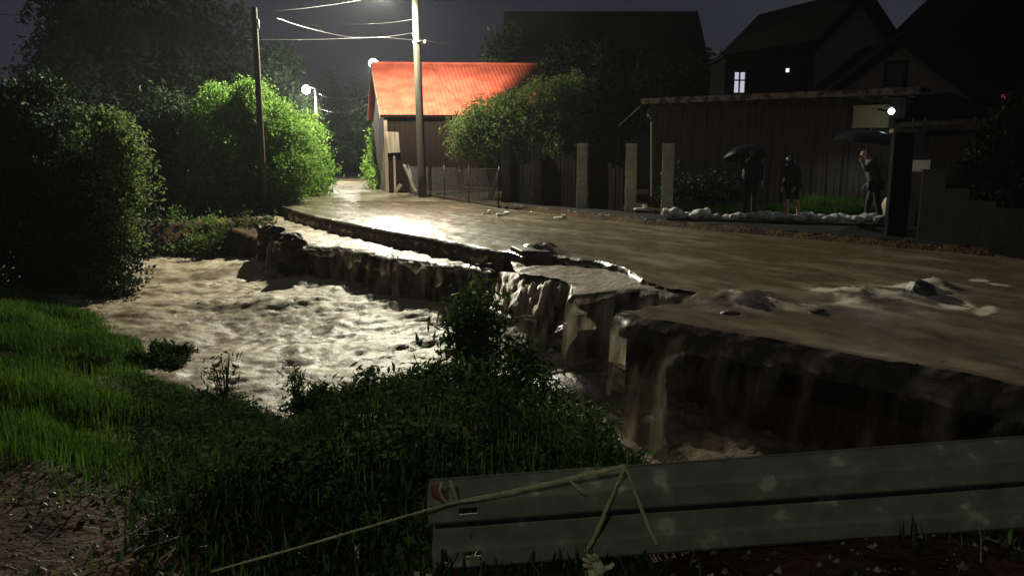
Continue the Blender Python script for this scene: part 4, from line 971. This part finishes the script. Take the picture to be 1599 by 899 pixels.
# ------------------------------------------------------------------ grass and weeds
def blades(name, P, H, W, mat, lean=.35, seed=0, seg=2, parent=None, curl=.3):
    """P (n,3) roots, H heights"""
    g = np.random.default_rng(seed); n = len(P); a = g.random(n)*2*np.pi; d = np.stack([np.cos(a), np.sin(a), 0*a], 1)
    sd = np.stack([-d[:, 1], d[:, 0], 0*a], 1); ln = (g.random(n)*lean)[:, None]; H = H[:, None]; W = (np.ones(n)*W)[:, None]
    m = P+np.array([0, 0, 1])*H*.55+d*H*ln*.35; t = P+np.array([0, 0, 1])*H*(1-curl*ln)+d*H*ln*1.1
    V = np.stack([P-sd*W, P+sd*W, m+sd*W*.7, m-sd*W*.7, t+sd*W*.08, t-sd*W*.08], 1).reshape(-1, 3)
    b = 6*np.arange(n)[:, None]; F = np.concatenate([b+[0, 1, 2, 3], b+[3, 2, 4, 5]], 1).reshape(-1, 4)
    return mesh_np(name, V, F, mat, parent)
def scatter(n, xr, yr, dens, seed):
    g = np.random.default_rng(seed); x = g.uniform(*xr, n); y = g.uniform(*yr, n); k = g.random(n) < dens(x, y)
    x, y = x[k], y[k]; return np.stack([x, y, hgt(x, y)-.02], 1)
def proj(P):
    x, y, z = P[:, 0], P[:, 1], P[:, 2]-CAMZ
    dz = y*cp_-z*sp_; up = y*sp_+z*cp_
    return 799.5+FPX*x/dz, 449.5-FPX*up/dz
nearden = lambda x, y: (inside(x, y, PN)).astype(float)
# lush lit grass on the left bank
g_c = lambda x, y: nearden(x, y)*sstep(-.2, -1.6, x+(y-6)*.12+.0)*sstep(3.6, 6.2, y-.28*(x+4)+2.0*(fbm(x, y, 3)-.5))*(.12+.88*sstep(.40, .56, fbm(x*.9, y*.9, 3)))
P = scatter(700000, (-17, 0), (2.5, 20), g_c, 1)
d_ = np.hypot(P[:, 0], P[:, 1]); g_ = np.random.default_rng(3)
H = (.07+.13*g_.random(len(P)))*(.25+1.6*fbm(P[:, 0]*1.3, P[:, 1]*1.3, 4))
tag(blades('grass', P, H, .0034+.0007*d_/2, m_grass, .7, 2), 'lush wet grass', None, None, 'stuff')
# dark weeds lower down, middle and right
w_c = lambda x, y: nearden(x, y)*(.012+.988*sstep(-2.3, -1.7, x+(y-4)*.5))*sstep(2.3, 2.7, y)*sstep(.30, .46, fbm(x*1.1+5, y*1.1, 3))
P = scatter(70000, (-6, 5), (2.2, 9), w_c, 4); g_ = np.random.default_rng(5)
H = (.05+.2*g_.random(len(P)))*sstep(1.5, 4.0, P[:, 1]+.0)+.03
tag(blades('undergrowth', P, H, .007, m_grassd, .7, 6), 'dark undergrowth', None, None, 'stuff')
P = scatter(170000, (-6, 4), (2.2, 9), w_c, 14); g_ = np.random.default_rng(15); n_ = len(P)
P[:, 2] += g_.random(n_)*.22*(.3+1.4*fbm(P[:, 0]*2, P[:, 1]*2, 3))*sstep(2.4, 4.0, P[:, 1])
a_ = g_.normal(size=(n_, 3)); a_[:, 2] *= .5; a_ /= np.linalg.norm(a_, axis=1)[:, None]; b_ = np.cross(a_, g_.normal(size=(n_, 3))); b_ /= np.linalg.norm(b_, axis=1)[:, None]
s_ = (.022+.035*g_.random(n_)**2)[:, None]
V = np.stack([P-a_*s_*.6, P+b_*s_*.32, P+a_*s_*.7, P-b_*s_*.32], 1).reshape(-1, 3)
tag(mesh_np('ground_cover', V, np.arange(4*n_).reshape(-1, 4), m_grassd), 'dark leafy ground cover', None, None, 'stuff')
# thin dead stalks and moss near the camera
s_c = lambda x, y: nearden(x, y)*sstep(.45, .6, fbm(x*1.6+1, y*1.6, 3))*.5
P = scatter(5000, (-3.5, 3.5), (2.1, 4.2), s_c, 8)
tag(blades('dead_stalks', P, .04+.14*np.random.default_rng(1).random(len(P)), .0022, m_dry, 1.4, 9), 'dead stalks', None, None, 'stuff')
# gravel
def gravel(name, n, xr, yr, dens, rmin, rmax, mat, seed):
    P = scatter(n, xr, yr, dens, seed); g = np.random.default_rng(seed)
    base = np.array([(1, 0, 0), (-1, 0, 0), (0, 1, 0), (0, -1, 0), (0, 0, 1), (0, 0, -.6)]); f = np.array([(0, 2, 4), (2, 1, 4), (1, 3, 4), (3, 0, 4), (2, 0, 5), (1, 2, 5), (3, 1, 5), (0, 3, 5)])
    r = (rmin+(rmax-rmin)*g.random(len(P))**3)[:, None, None]
    V = P[:, None, :]+base[None]*r*(.6+.8*g.random((len(P), 6, 1)))+np.array([0, 0, .02]); F = f[None]+6*np.arange(len(P))[:, None, None]
    return tag(mesh_np(name, V.reshape(-1, 3), F.reshape(-1, 3), mat), 'wet pebbles', None, None, 'stuff')
gravel('gravel', 9000, (-4, 4), (2.0, 5), lambda x, y: nearden(x, y)*(.25+.75*(fbm(x*1.5, y*1.5, 3) > .52)), .003, .022, m_stone, 31)
# leafy weed plants on the bank in the middle, each a plant of its own
def weed(name, label, u, Y, top_v, w_px, n, mat, seed, size=.05, stems=7, group=None, lean=0):
    b = at(u, 600, Y); gz = float(hgt(np.array([b.x]), np.array([Y]))[0]); b.z = max(gz, RIV-.05)-.05; tz = at(u, top_v, Y).z; h = tz-b.z; w = w_px*Y/FPX
    r = root(name, b, label, 'plant', group); rr = random.Random(seed); g = np.random.default_rng(seed)
    mb = MB(); pts = []
    for k in range(stems):
        a = rr.uniform(-1, 1); q = rr.uniform(-1, 1); hk = h*(1-.45*a*a)*rr.uniform(.75, 1.02)
        path = [b+Vector((a*w*.35*0+rr.uniform(-.1, .1)*w, q*w*.1, 0))]
        for t in (.3, .6, .85, 1): path.append(b+Vector((a*w*t**1.3+lean*t*t, q*w*.6*t, hk*t)))
        mb.tube(path, [.014, .011, .009, .006, .003], 5); pts.append(path)
    mb.build('stem', m_grassd, r)
    pts = np.array([[tuple(p) for p in path] for path in pts])
    n = int(n*1.7) if n > 1000 else n; size *= 1.15
    k = g.integers(0, stems, n); t = g.random(n)**.7*3.999; i = t.astype(int); f = (t-i)[:, None]
    P = pts[k, i]*(1-f)+pts[k, i+1]*f+g.normal(size=(n, 3))*np.array([1, 1, .6])*(.05+.05*h)
    a = g.normal(size=(n, 3)); a[:, 2] -= .3; a /= np.linalg.norm(a, axis=1)[:, None]; bb = np.cross(a, g.normal(size=(n, 3))); bb /= np.linalg.norm(bb, axis=1)[:, None]
    s = size*(.5+g.random(n))[:, None]; nn = np.cross(a, bb)
    V = np.stack([P-a*s*.7, P+bb*s*.2+nn*s*.1, P+a*s*.8-nn*s*.12, P-bb*s*.2+nn*s*.1], 1).reshape(-1, 3)
    mesh_np('foliage', V, np.arange(4*n).reshape(-1, 4), mat, r)
    return r
GW = 'weeds on the near bank'
m_leafm = M('mid green weeds', (.03, .06, .012), (.07, .12, .025), rough=.6, scale=1.2, bump=0, isl=.55, spec=.12, trans=.25)
weed('weed_plant', 'tall bright tipped weed plant rising before the middle waterfall', 750, 8.2, 428, 34, 1500, m_leafm, 1, .07, 8, GW)
weed('weed_plant', 'dense weed plant right of the tallest one below the rapid', 812, 7.4, 528, 50, 1300, m_grassd, 2, .06, 10, GW)
weed('weed_plant', 'broad dark weed plant in the middle of the bank', 690, 7.0, 556, 70, 1900, m_grassd, 3, .06, 12, GW)
weed('weed_plant', 'dark weed plant leaning over the churning river', 590, 8.0, 566, 60, 1200, m_leafm, 4, .06, 9, GW)
weed('weed_plant', 'low weed plant dotted with glints below the broad dark one', 640, 6.0, 610, 90, 2600, m_grassd, 5, .05, 14, GW)
weed('weed_plant', 'low dark weed plant above the left end of the crash barrier', 760, 5.8, 600, 100, 2600, m_grassd, 6, .05, 14, GW)
weed('weed_plant', 'green weed plant left of the dark scour hole', 880, 6.0, 620, 80, 2400, m_leafm, 7, .05, 14, GW)
weed('weed_plant', 'small weed plant at the grass edge over the white water', 520, 8.4, 600, 60, 2200, m_grassd, 8, .05, 9, GW)
weed('weed_plant', 'thin twiggy sprig standing against the white water', 352, 9.0, 540, 26, 160, m_grassd, 9, .05, 7, GW)
weed('weed_plant', 'thin sprig with round leaves in front of the dark eddy', 460, 9.2, 570, 24, 220, m_leafm, 10, .05, 6, GW)
weed('weed_plant', 'small weed plant just above the crash barrier right of the strap peak', 930, 5.0, 655, 60, 1800, m_leafm, 11, .045, 8, GW)
weed('weed_plant', 'loose pale green weed plant standing in the middle of the weed bank', 700, 6.6, 560, 60, 900, m_leafm, 21, .06, 8, GW)
weed('weed_plant', 'loose weed plant with upright stems right of the middle one', 790, 6.4, 545, 60, 900, m_leafm, 22, .06, 9, GW)
weed('weed_plant', 'ragged weed plant over the shaded left end of the barrier', 640, 5.2, 650, 90, 1100, m_leafm, 23, .05, 10, GW)
weed('weed_plant', 'ragged weed plant above the middle of the long strap', 850, 5.2, 650, 80, 1000, m_leafm, 24, .05, 9, GW)
weed('weed_plant', 'dark scrubby plant in the shade left of the crash barrier', 560, 5.0, 690, 110, 4200, m_grassd, 12, .045, 14, GW)
weed('weed_plant', 'dark trailing plant on the slope below the lit grass', 430, 5.4, 700, 110, 3600, m_grassd, 13, .045, 14, GW)
weed('weed_plant', 'dark bramble on the shadowed bank at the left edge', 60, 9.5, 560, 120, 3800, m_grassd, 14, .06, 12, GW)
weed('weed_plant', 'dark bramble overhanging the white water at the grass tip', 235, 10.8, 545, 60, 3000, m_grassd, 15, .06, 12, GW)
# grass tufts by the shed and verges
def verge(name, u0, u1, Ya, Yb, n, h, mat, seed, label):
    g = np.random.default_rng(seed); t = g.random(n); P = []
    a, b = at(u0, 300, Ya), at(u1, 300, Yb); x = a.x+(b.x-a.x)*t+g.normal(size=n)*.1; y = a.y+(b.y-a.y)*t+g.uniform(-.8, .8, n)
    P = np.stack([x, y, hgt(x, y)], 1); return tag(blades(name, P, h*(.4+.8*g.random(n)), .012, mat, .9, seed), label, None, None, 'stuff')
verge('grass_verge', 1050, 1395, 22.4, 20.9, 9000, .36, m_grass, 41, 'long grass behind the sandbags')
verge('grass_verge', 1255, 1345, 21.8, 21.2, 4000, .55, m_grass, 44, 'long grass behind the sandbags')
verge('grass_verge', 588, 626, 42, 37.2, 3000, .3, m_grass, 42, 'roadside grass by the barn corner')
verge('grass_verge', 480, 505, 33, 44, 3000, .3, m_grass, 43, 'roadside grass on the lane edge')

# ================================================================== CRASH BARRIER, STRAPS
RY = 2.86
rTL, rTR = at(669, 749, RY), at(1599, 681, RY-.02); rBL = at(673, 881, RY)
rd = (rTR-rTL).normalized(); up = Vector((0, 0, 1)); up = (up-rd*up.dot(rd)).normalized(); fn = rd.cross(up); fn = fn if fn.y < 0 else -fn
HT = (rTL-rBL).length
prof = [(.000, 1.0), (-.012, .985), (.004, .965), (.085, .87), (.098, .84), (.100, .64), (.094, .615), (.014, .57), (.004, .555), (.0, .45), (.010, .42), (.085, .31), (.098, .28), (.100, .12), (.088, .08), (.012, .02), (.0, .0)]
r = root('crash_barrier', (rTL.x, RY, rBL.z), 'lichen stained steel crash barrier lying across the lower right foreground', 'crash barrier')
xs_ = sorted(set([0, .035, .06, .09, .12, .15, .19, .30, .34]+[round(.5+.12*i, 3) for i in range(30)]))
Vv = []; zs = [p[1] for p in prof]
fineprof = []
for a, b in zip(prof[:-1], prof[1:]):
    k = 3 if abs(a[1]-b[1]) > .08 else 1
    for i in range(k): fineprof.append((a[0]+(b[0]-a[0])*i/k, a[1]+(b[1]-a[1])*i/k))
fineprof.append(prof[-1]); np_ = len(fineprof)
for x in xs_:
    for (d, z) in fineprof:
        e = .004*math.sin(x*3.1+z*4)
        Vv.append(rTL+rd*x-up*(1-z)*HT+fn*(d+e))
Ff = []
holes = [(.035, .06, .15, .30), (.12, .19, .2, .26), (.12, .19, .72, .78)]
for i in range(len(xs_)-1):
    for j in range(np_-1):
        zc = (fineprof[j][1]+fineprof[j+1][1])/2; xc = (xs_[i]+xs_[i+1])/2
        if any(h[0] <= xc <= h[1] and h[2] < zc < h[3] for h in holes): continue
        Ff.append([i*np_+j, (i+1)*np_+j, (i+1)*np_+j+1, i*np_+j+1])
beam = mesh_np('beam', [tuple(v) for v in Vv], Ff, m_rail, r)
so = beam.modifiers.new('thickness', 'SOLIDIFY'); so.thickness = .004; so.offset = 0
for x, z in ((.155, .5), (1.5, .5), (2.4, .5)):
    c = rTL+rd*x-up*(1-z)*HT+fn*.012
    MB().tube([c-fn*.02, c+fn*.006], .016, 8).build('bolt', m_dmetal, r)
for x in (.7, 2.6):
    c = rTL+rd*x-up*HT*.9-fn*.10; c2 = Vector((c.x, c.y, float(hgt(np.array([c.x]), np.array([c.y]))[0])-.3))
    MB().bar(c2, c+up*.2, .12, .06).build('post', m_dmetal, r)
def strap(name, pts, w, label, cat='strap', mat=m_strap, twist=0, parent=None, tag_=True, facing=Vector((0, -1, .25))):
    P = [Vector(p) for p in pts]; mb = MB(); n = len(P); facing = facing.normalized()
    for i, p in enumerate(P):
        d = (P[min(i+1, n-1)]-P[max(i-1, 0)]).normalized(); s = d.cross(facing).normalized()
        a = twist*math.sin(i*1.7); nn = d.cross(s).normalized(); s2 = (s*math.cos(a)+nn*math.sin(a))
        ww = w[i] if hasattr(w, '__len__') else w
        for q in (-1, 1):
            for h in (0, .0016): mb.V.append(p+s2*q*ww/2+nn*h)
    for i in range(n-1):
        b = i*4; c = b+4
        mb.F += [[b, b+2, c+2, c], [b+1, c+1, c+3, b+3], [b, c, c+1, b+1], [b+2, b+3, c+3, c+2]]
    o = mb.build(name, mat, parent, True)
    if tag_: tag(o, label, cat)
    return o
def onrail(u, v, off=.02):
    return at(u, v, RY-.107-off)
pk = onrail(976, 728, .03)
def inter(P, k=5):
    out = []
    for a, b in zip(P[:-1], P[1:]):
        for i in range(k): out.append(Vector(a).lerp(Vector(b), i/k))
    out.append(Vector(P[-1])); return out
strap('strap', inter([at(330, 892, 2.55), at(470, 853, 2.6), at(600, 815, 2.66), at(690, 789, 2.72)], 5)+inter([onrail(700, 786), onrail(780, 772), onrail(850, 757), onrail(895, 746), pk], 5)[1:], [.008]*15+[.010, .012, .014, .016]+[.018]*18+[.01]*40, 'long pale strap stretched from the lower left over the crash barrier', twist=.5)
strap('strap', inter([pk+Vector((0, -.004, 0)), onrail(950, 787, .025), onrail(930, 835, .03), onrail(914, 862, .03)], 5), [.006, .008, .010, .012, .014, .014]+[.016]*12, 'left leg of the pale strap hanging from its peak on the barrier', twist=.4)
strap('strap', inter([pk+Vector((0, -.002, 0)), onrail(996, 780, .025), onrail(1015, 828, .03), onrail(1026, 850, .03)], 5), [.006, .008, .010, .012, .013, .013]+[.014]*12, 'right leg of the pale strap hanging from its peak on the barrier', twist=.4)
strap('strap', [onrail(890, 750), onrail(898, 758, .03), onrail(908, 766, .03), onrail(916, 773, .02)], [.006, .014, .016, .006], 'short loose strap tail hanging from the long strap on the barrier', twist=.3)
for pts, lab in (([(690, 752), (686, 765), (690, 776), (700, 786)], 'inner loop of torn warning tape at the barrier end'), ([(702, 749), (706, 760), (710, 772), (716, 782)], 'outer loop of torn warning tape at the barrier end')):
    strap('warning_tape', [onrail(u, v, .015+.02*(i % 2)) for i, (u, v) in enumerate(pts)], [.012, .010, .010, .006], lab, 'tape', m_strap)
strap('warning_tape', [onrail(678, 757, .005), onrail(683, 770, .01), onrail(694, 780, .012)], [.03, .05, .03], 'dark red crumpled tape patch wrapped at the barrier end', 'tape', m_tape)
# crumpled work glove caught under the strap
gc = at(934, 884, 2.62)
r = root('glove', gc, 'crumpled pale yellow work glove lying below the barrier under the strap', 'glove')
mg = M('pale yellow work glove cloth', (.42, .40, .22), (.6, .57, .35), rough=.7, scale=25, bump=.6)
gm = MB(); gm.ico(gc, .030, 3, .4, 2, (1.1, .9, 1.2)); gm.build('palm', mg, r, True)
for k in range(4):
    a = R(100+k*22); L = (.045, .05, .048, .038)[k]; p0 = gc+Vector((.022*math.cos(a), -.005, .022*math.sin(a)))
    p1 = p0+Vector((L*.6*math.cos(a), -.008, L*.6*math.sin(a))); p2 = p1+Vector((L*.4*math.cos(a+.6), -.010, L*.3*math.sin(a-.6)))
    MB().tube([p0, p1, p2], [.0105, .0095, .006], 7).build('finger', mg, r, True)
MB().tube([gc+Vector((.02, 0, -.01)), gc+Vector((.045, -.01, 0.005)), gc+Vector((.055, -.01, .02))], [.012, .010, .007], 7).build('thumb', mg, r, True)
MB().tube([gc+Vector((-.005, 0, -.02)), gc+Vector((-.03, .01, -.045))], [.022, .027], 9).build('cuff', mg, r, True)

# ================================================================== PEOPLE
def skinmesh(name, nodes_, edges, mat, parent, sub=1):
    me = bpy.data.meshes.new(name); me.from_pydata([n[0] for n in nodes_], edges, []); me.materials.append(mat)
    o = bpy.data.objects.new(name, me); C.objects.link(o); o.parent = parent
    sk = o.modifiers.new('skin', 'SKIN'); sk.use_smooth_shade = True
    if not me.skin_vertices:
        me.attributes  # layer is made by the modifier
    lay = me.skin_vertices[0].data if me.skin_vertices else None
    if lay is None:
        bm = bmesh.new(); bm.from_mesh(me); bm.verts.layers.skin.verify(); bm.to_mesh(me); bm.free(); lay = me.skin_vertices[0].data
    for i, n in enumerate(nodes_):
        rr = n[1] if hasattr(n[1], '__len__') else (n[1], n[1]); lay[i].radius = rr; lay[i].use_root = (i == 0)
    if sub: s = o.modifiers.new('sub', 'SUBSURF'); s.levels = sub; s.render_levels = sub
    return o
def person(loc, rz, label, h=1.72, lean=0, armL=None, armR=None, jacket=m_black, legs=m_black, shorts=False, step=.12, hair=True, hood=False, head_tilt=0):
    """local +y is where the person faces; joints in metres for a 1.72 m figure"""
    k = h/1.72; r = root('person', loc, label, 'person', None, rz); v = lambda x, y, z: Vector((x*k, y*k, z*k))
    sl, cl_ = math.sin(lean), math.cos(lean)
    def T(x, y, z):      # torso space bent about the hips
        z0 = .95; return v(x, y+(z-z0)*sl, z0+(z-z0)*cl_)
    pel, wai, che, nek = T(0, 0, .97), T(0, .0, 1.12), T(0, .01, 1.32), T(0, 0, 1.47)
    hd = T(0, .02+head_tilt*.3, 1.60); ht = T(0, .015+head_tilt*.4, 1.68)
    N = [(pel, (.125*k, .09*k)), (wai, (.105*k, .08*k)), (che, (.13*k, .085*k)), (nek, .05*k), (hd, (.078*k, .095*k)), (ht, (.066*k, .075*k))]
    E = [(0, 1), (1, 2), (2, 3), (3, 4), (4, 5)]
    fwd = Vector((0, math.cos(lean*.5+head_tilt), -math.sin(lean*.5+head_tilt)*.6))
    N += [(hd+fwd*.105*k-Vector((0, 0, .01)), .014*k), (hd+Vector((.083*k, 0, 0)), .014*k), (hd+Vector((-.083*k, 0, 0)), .014*k)]
    E += [(4, 6), (4, 7), (4, 8)]
    joints = {}
    for s, arm in ((-1, armL), (1, armR)):
        shl = T(s*.19, 0, 1.42); arm = arm or ((.24*s, .02, 1.13), (.23*s, .14, .90))
        el, wr = v(*arm[0]), v(*arm[1]); b = len(N)
        N += [(shl, .058*k), (el, .040*k), (wr, .027*k)]; E += [(2, b), (b, b+1), (b+1, b+2)]
        d = (wr-el).normalized(); hand = wr+d*.05*k; N.append((hand, (.036*k, .018*k))); E.append((b+2, b+3)); hb = b+3
        sd_ = d.cross(Vector((1, 0, 0))); sd_ = sd_.normalized() if sd_.length > .1 else Vector((0, 1, 0)); cur = Vector((-s, 0, 0))
        for q in range(4):
            f0 = hand+d*.035*k+sd_*(q-1.5)*.019*k; L = (.030, .036, .033, .025)[q]*k; f1 = f0+d*L+cur*.006*k; f2 = f1+(d*.5+cur*.8).normalized()*L*.9
            c = len(N); N += [(f0, .0095*k), (f1, .009*k), (f2, .007*k)]; E += [(hb, c), (c, c+1), (c+1, c+2)]
        c = len(N); t0 = hand-sd_*.03*k+cur*.01*k; N += [(t0, .012*k), (t0-sd_*.02*k+d*.03*k+cur*.01*k, .009*k)]; E += [(hb, c), (c, c+1)]
        joints[s] = (shl, el, wr, hand)
    for s in (-1, 1):
        b = len(N); st = step*s
        hip, kn, an, toe = v(s*.09, 0, .90), v(s*.10, st*.6+.02, .50), v(s*.105, st-.02, .08), v(s*.12, st+.13, .03)
        N += [(hip, .085*k), (kn, .055*k), (v(s*.103, st*.8-.03, .33), .055*k), (an, .036*k), (toe, (.04*k, .025*k))]; E += [(0, b), (b, b+1), (b+1, b+2), (b+2, b+3), (b+3, b+4)]
        joints['leg%d' % s] = (hip, kn, an, toe)
    body = skinmesh('body', N, E, m_skin, r)
    J = []; JE = []
    J += [(T(0, 0, .84), (.24*k, .18*k)), (T(0, 0, 1.02), (.225*k, .175*k)), (che, (.225*k, .165*k)), (T(0, 0, 1.46), (.10*k, .10*k))]; JE += [(0, 1), (1, 2), (2, 3)]
    for s in (-1, 1):
        shl, el, wr, hand = joints[s]; b = len(J); J += [(shl, .088*k), (el, .066*k), (el.lerp(wr, .92), .052*k)]; JE += [(2, b), (b, b+1), (b+1, b+2)]
    if hood:
        b = len(J); J += [(hd+Vector((0, -.01, 0)), (.105*k, .115*k)), (ht+Vector((0, -.015, .01)), (.09*k, .09*k))]; JE += [(3, b), (b, b+1)]
    skinmesh('jacket', J, JE, jacket, r)
    Tn = [(v(0, 0, .95), (.16*k, .125*k))]; TE = []
    for s in (-1, 1):
        hip, kn, an, toe = joints['leg%d' % s]; b = len(Tn); Tn += [(hip, .105*k), (kn+Vector((0, 0, .06)) if shorts else kn, .078*k)]; TE += [(0, b), (b, b+1)]
        if not shorts: Tn.append((an+Vector((0, 0, .03)), .06*k)); TE.append((b+1, b+2))
    skinmesh('trousers', Tn, TE, legs, r)
    for s in (-1, 1):
        hip, kn, an, toe = joints['leg%d' % s]; skinmesh('shoe', [(an+Vector((0, 0, -.02)), .05*k), (an+Vector((0, -.03, -.04)), .045*k), (toe, (.05*k, .035*k))], [(0, 1), (0, 2)], m_black, r)
    if hair and not hood: skinmesh('hair', [(hd+Vector((0, -.03*k, .02*k)), .092*k), (ht+Vector((0, -.012*k, .015*k)), .075*k)], [(0, 1)], m_hair, r)
    return r, joints
def umbrella(top, base, label, rad=.52, drop=.22):
    top, base = Vector(top), Vector(base); ax = (top-base).normalized(); r = root('umbrella', base, label, 'umbrella', 'umbrellas held in the rain')
    x = ax.orthogonal().normalized(); y = ax.cross(x); n = 8; m = 6; sub = 4
    mb = MB(); N = n*sub
    for j in range(m+1):
        t = j/m
        for i in range(N):
            a = 2*math.pi*i/N; f = (i % sub)/sub; sc = 1-.10*t*math.sin(f*math.pi); rr_ = rad*math.sin(t*1.15)/math.sin(1.15)*sc
            z = -drop*(1-math.cos(t*1.35))/(1-math.cos(1.35))+.03*t*math.sin(f*math.pi)
            mb.V.append(top+(x*math.cos(a)+y*math.sin(a))*rr_+ax*z)
    for j in range(m):
        for i in range(N): mb.F.append([j*N+i, j*N+(i+1) % N, (j+1)*N+(i+1) % N, (j+1)*N+i])
    mb.build('canopy', m_umb, r, True)
    MB().tube([base, top+ax*.05], .008, 6).build('shaft', m_metal, r)
    MB().tube([base-ax*.08, base, base+ax*.05], [.014, .015, .013], 8).build('handle', m_black, r, True)
    for i in range(n):
        a = 2*math.pi*i/n; d = x*math.cos(a)+y*math.sin(a); pts = []
        for j in range(1, m+1):
            t = j/m; pts.append(top+d*rad*math.sin(t*1.15)/math.sin(1.15)+ax*(-drop*(1-math.cos(t*1.35))/(1-math.cos(1.35))-.008))
        MB().tube(pts, .004, 4).build('rib', m_metal, r)
    return r
def foot(u, Y): p = at(u, 300, Y); p.z = float(hgt(np.array([p.x]), np.array([p.y]))[0]); return p
p = foot(1172, 19.9)
person(p, R(170), 'person in black clothes standing under the tilted umbrella by the planks', 1.88, .05, armR=((.27, .12, 1.2), (.16, .26, 1.38)), jacket=m_navy, legs=m_black)
hand = Matrix.Translation(p)@Matrix.Rotation(R(170), 4, 'Z')@Vector((.16, .27, 1.40))
umbrella(at(1163, 228, 19.8), hand, 'black umbrella tilted low over the person by the middle planks', .58, .30)
p = foot(1238, 19.3)
person(p, R(110), 'person in a dark hooded jacket and shorts standing alone between the umbrellas', 1.68, .12, jacket=m_black, legs=m_black, shorts=True, hood=True, head_tilt=.2)
p = foot(1366, 18.6)
person(p, R(75), 'person in a grey jacket bending forward beneath the wide umbrella', 1.86, .28, jacket=m_shirt, legs=m_black, armL=((-.26, .24, 1.2), (-.2, .32, 1.36)), head_tilt=.2, step=.13)
hand = Matrix.Translation(p)@Matrix.Rotation(R(75), 4, 'Z')@Vector((-.2, .34, 1.42))
umbrella(at(1360, 203, 18.4), hand, 'wide black umbrella shining on its right side near the porch lamp', .80, .30)

# the lamp standing behind the photographer, whose light falls on the near bank and the barrier
lb_ = Vector((-4.0, -8.5, 0))
r = root('street_lamp', lb_, 'street lamp on a tall pole behind the viewpoint', 'street lamp')
MB().tube([lb_+Vector((0, 0, -.2)), lb_+Vector((0, 0, 7.6))], [.14, .09], 10).build('pole', m_pole, r, True)
q, ax = street_lamp_head(r, lb_+Vector((0, 0, 7.4)), lb_+Vector((1.5, .6, 7.7)))
MB().box(q, (.34, .18, .02), ax=ax).build('lamp_glass', e_far, r)
light('street_light', q-Vector((0, 0, .12)), P_NEAR, (.92, 1, .70), .12, r)

# ================================================================== RAIN HAZE
hz = MB().box((0, 55, 8), (150, 140, 26)).build('haze', M('x', (0, 0, 0)))
hm = bpy.data.materials.new('rain haze'); n, l = nodes(hm); n.clear()
pv = n.new('ShaderNodeVolumePrincipled'); pv.inputs['Color'].default_value = (.85, .88, 1, 1); pv.inputs['Density'].default_value = .0003; pv.inputs['Anisotropy'].default_value = .3
oo = n.new('ShaderNodeOutputMaterial'); l.new(pv.outputs[0], oo.inputs['Volume'])
hz.data.materials[0] = hm; hz['kind'] = 'stuff'
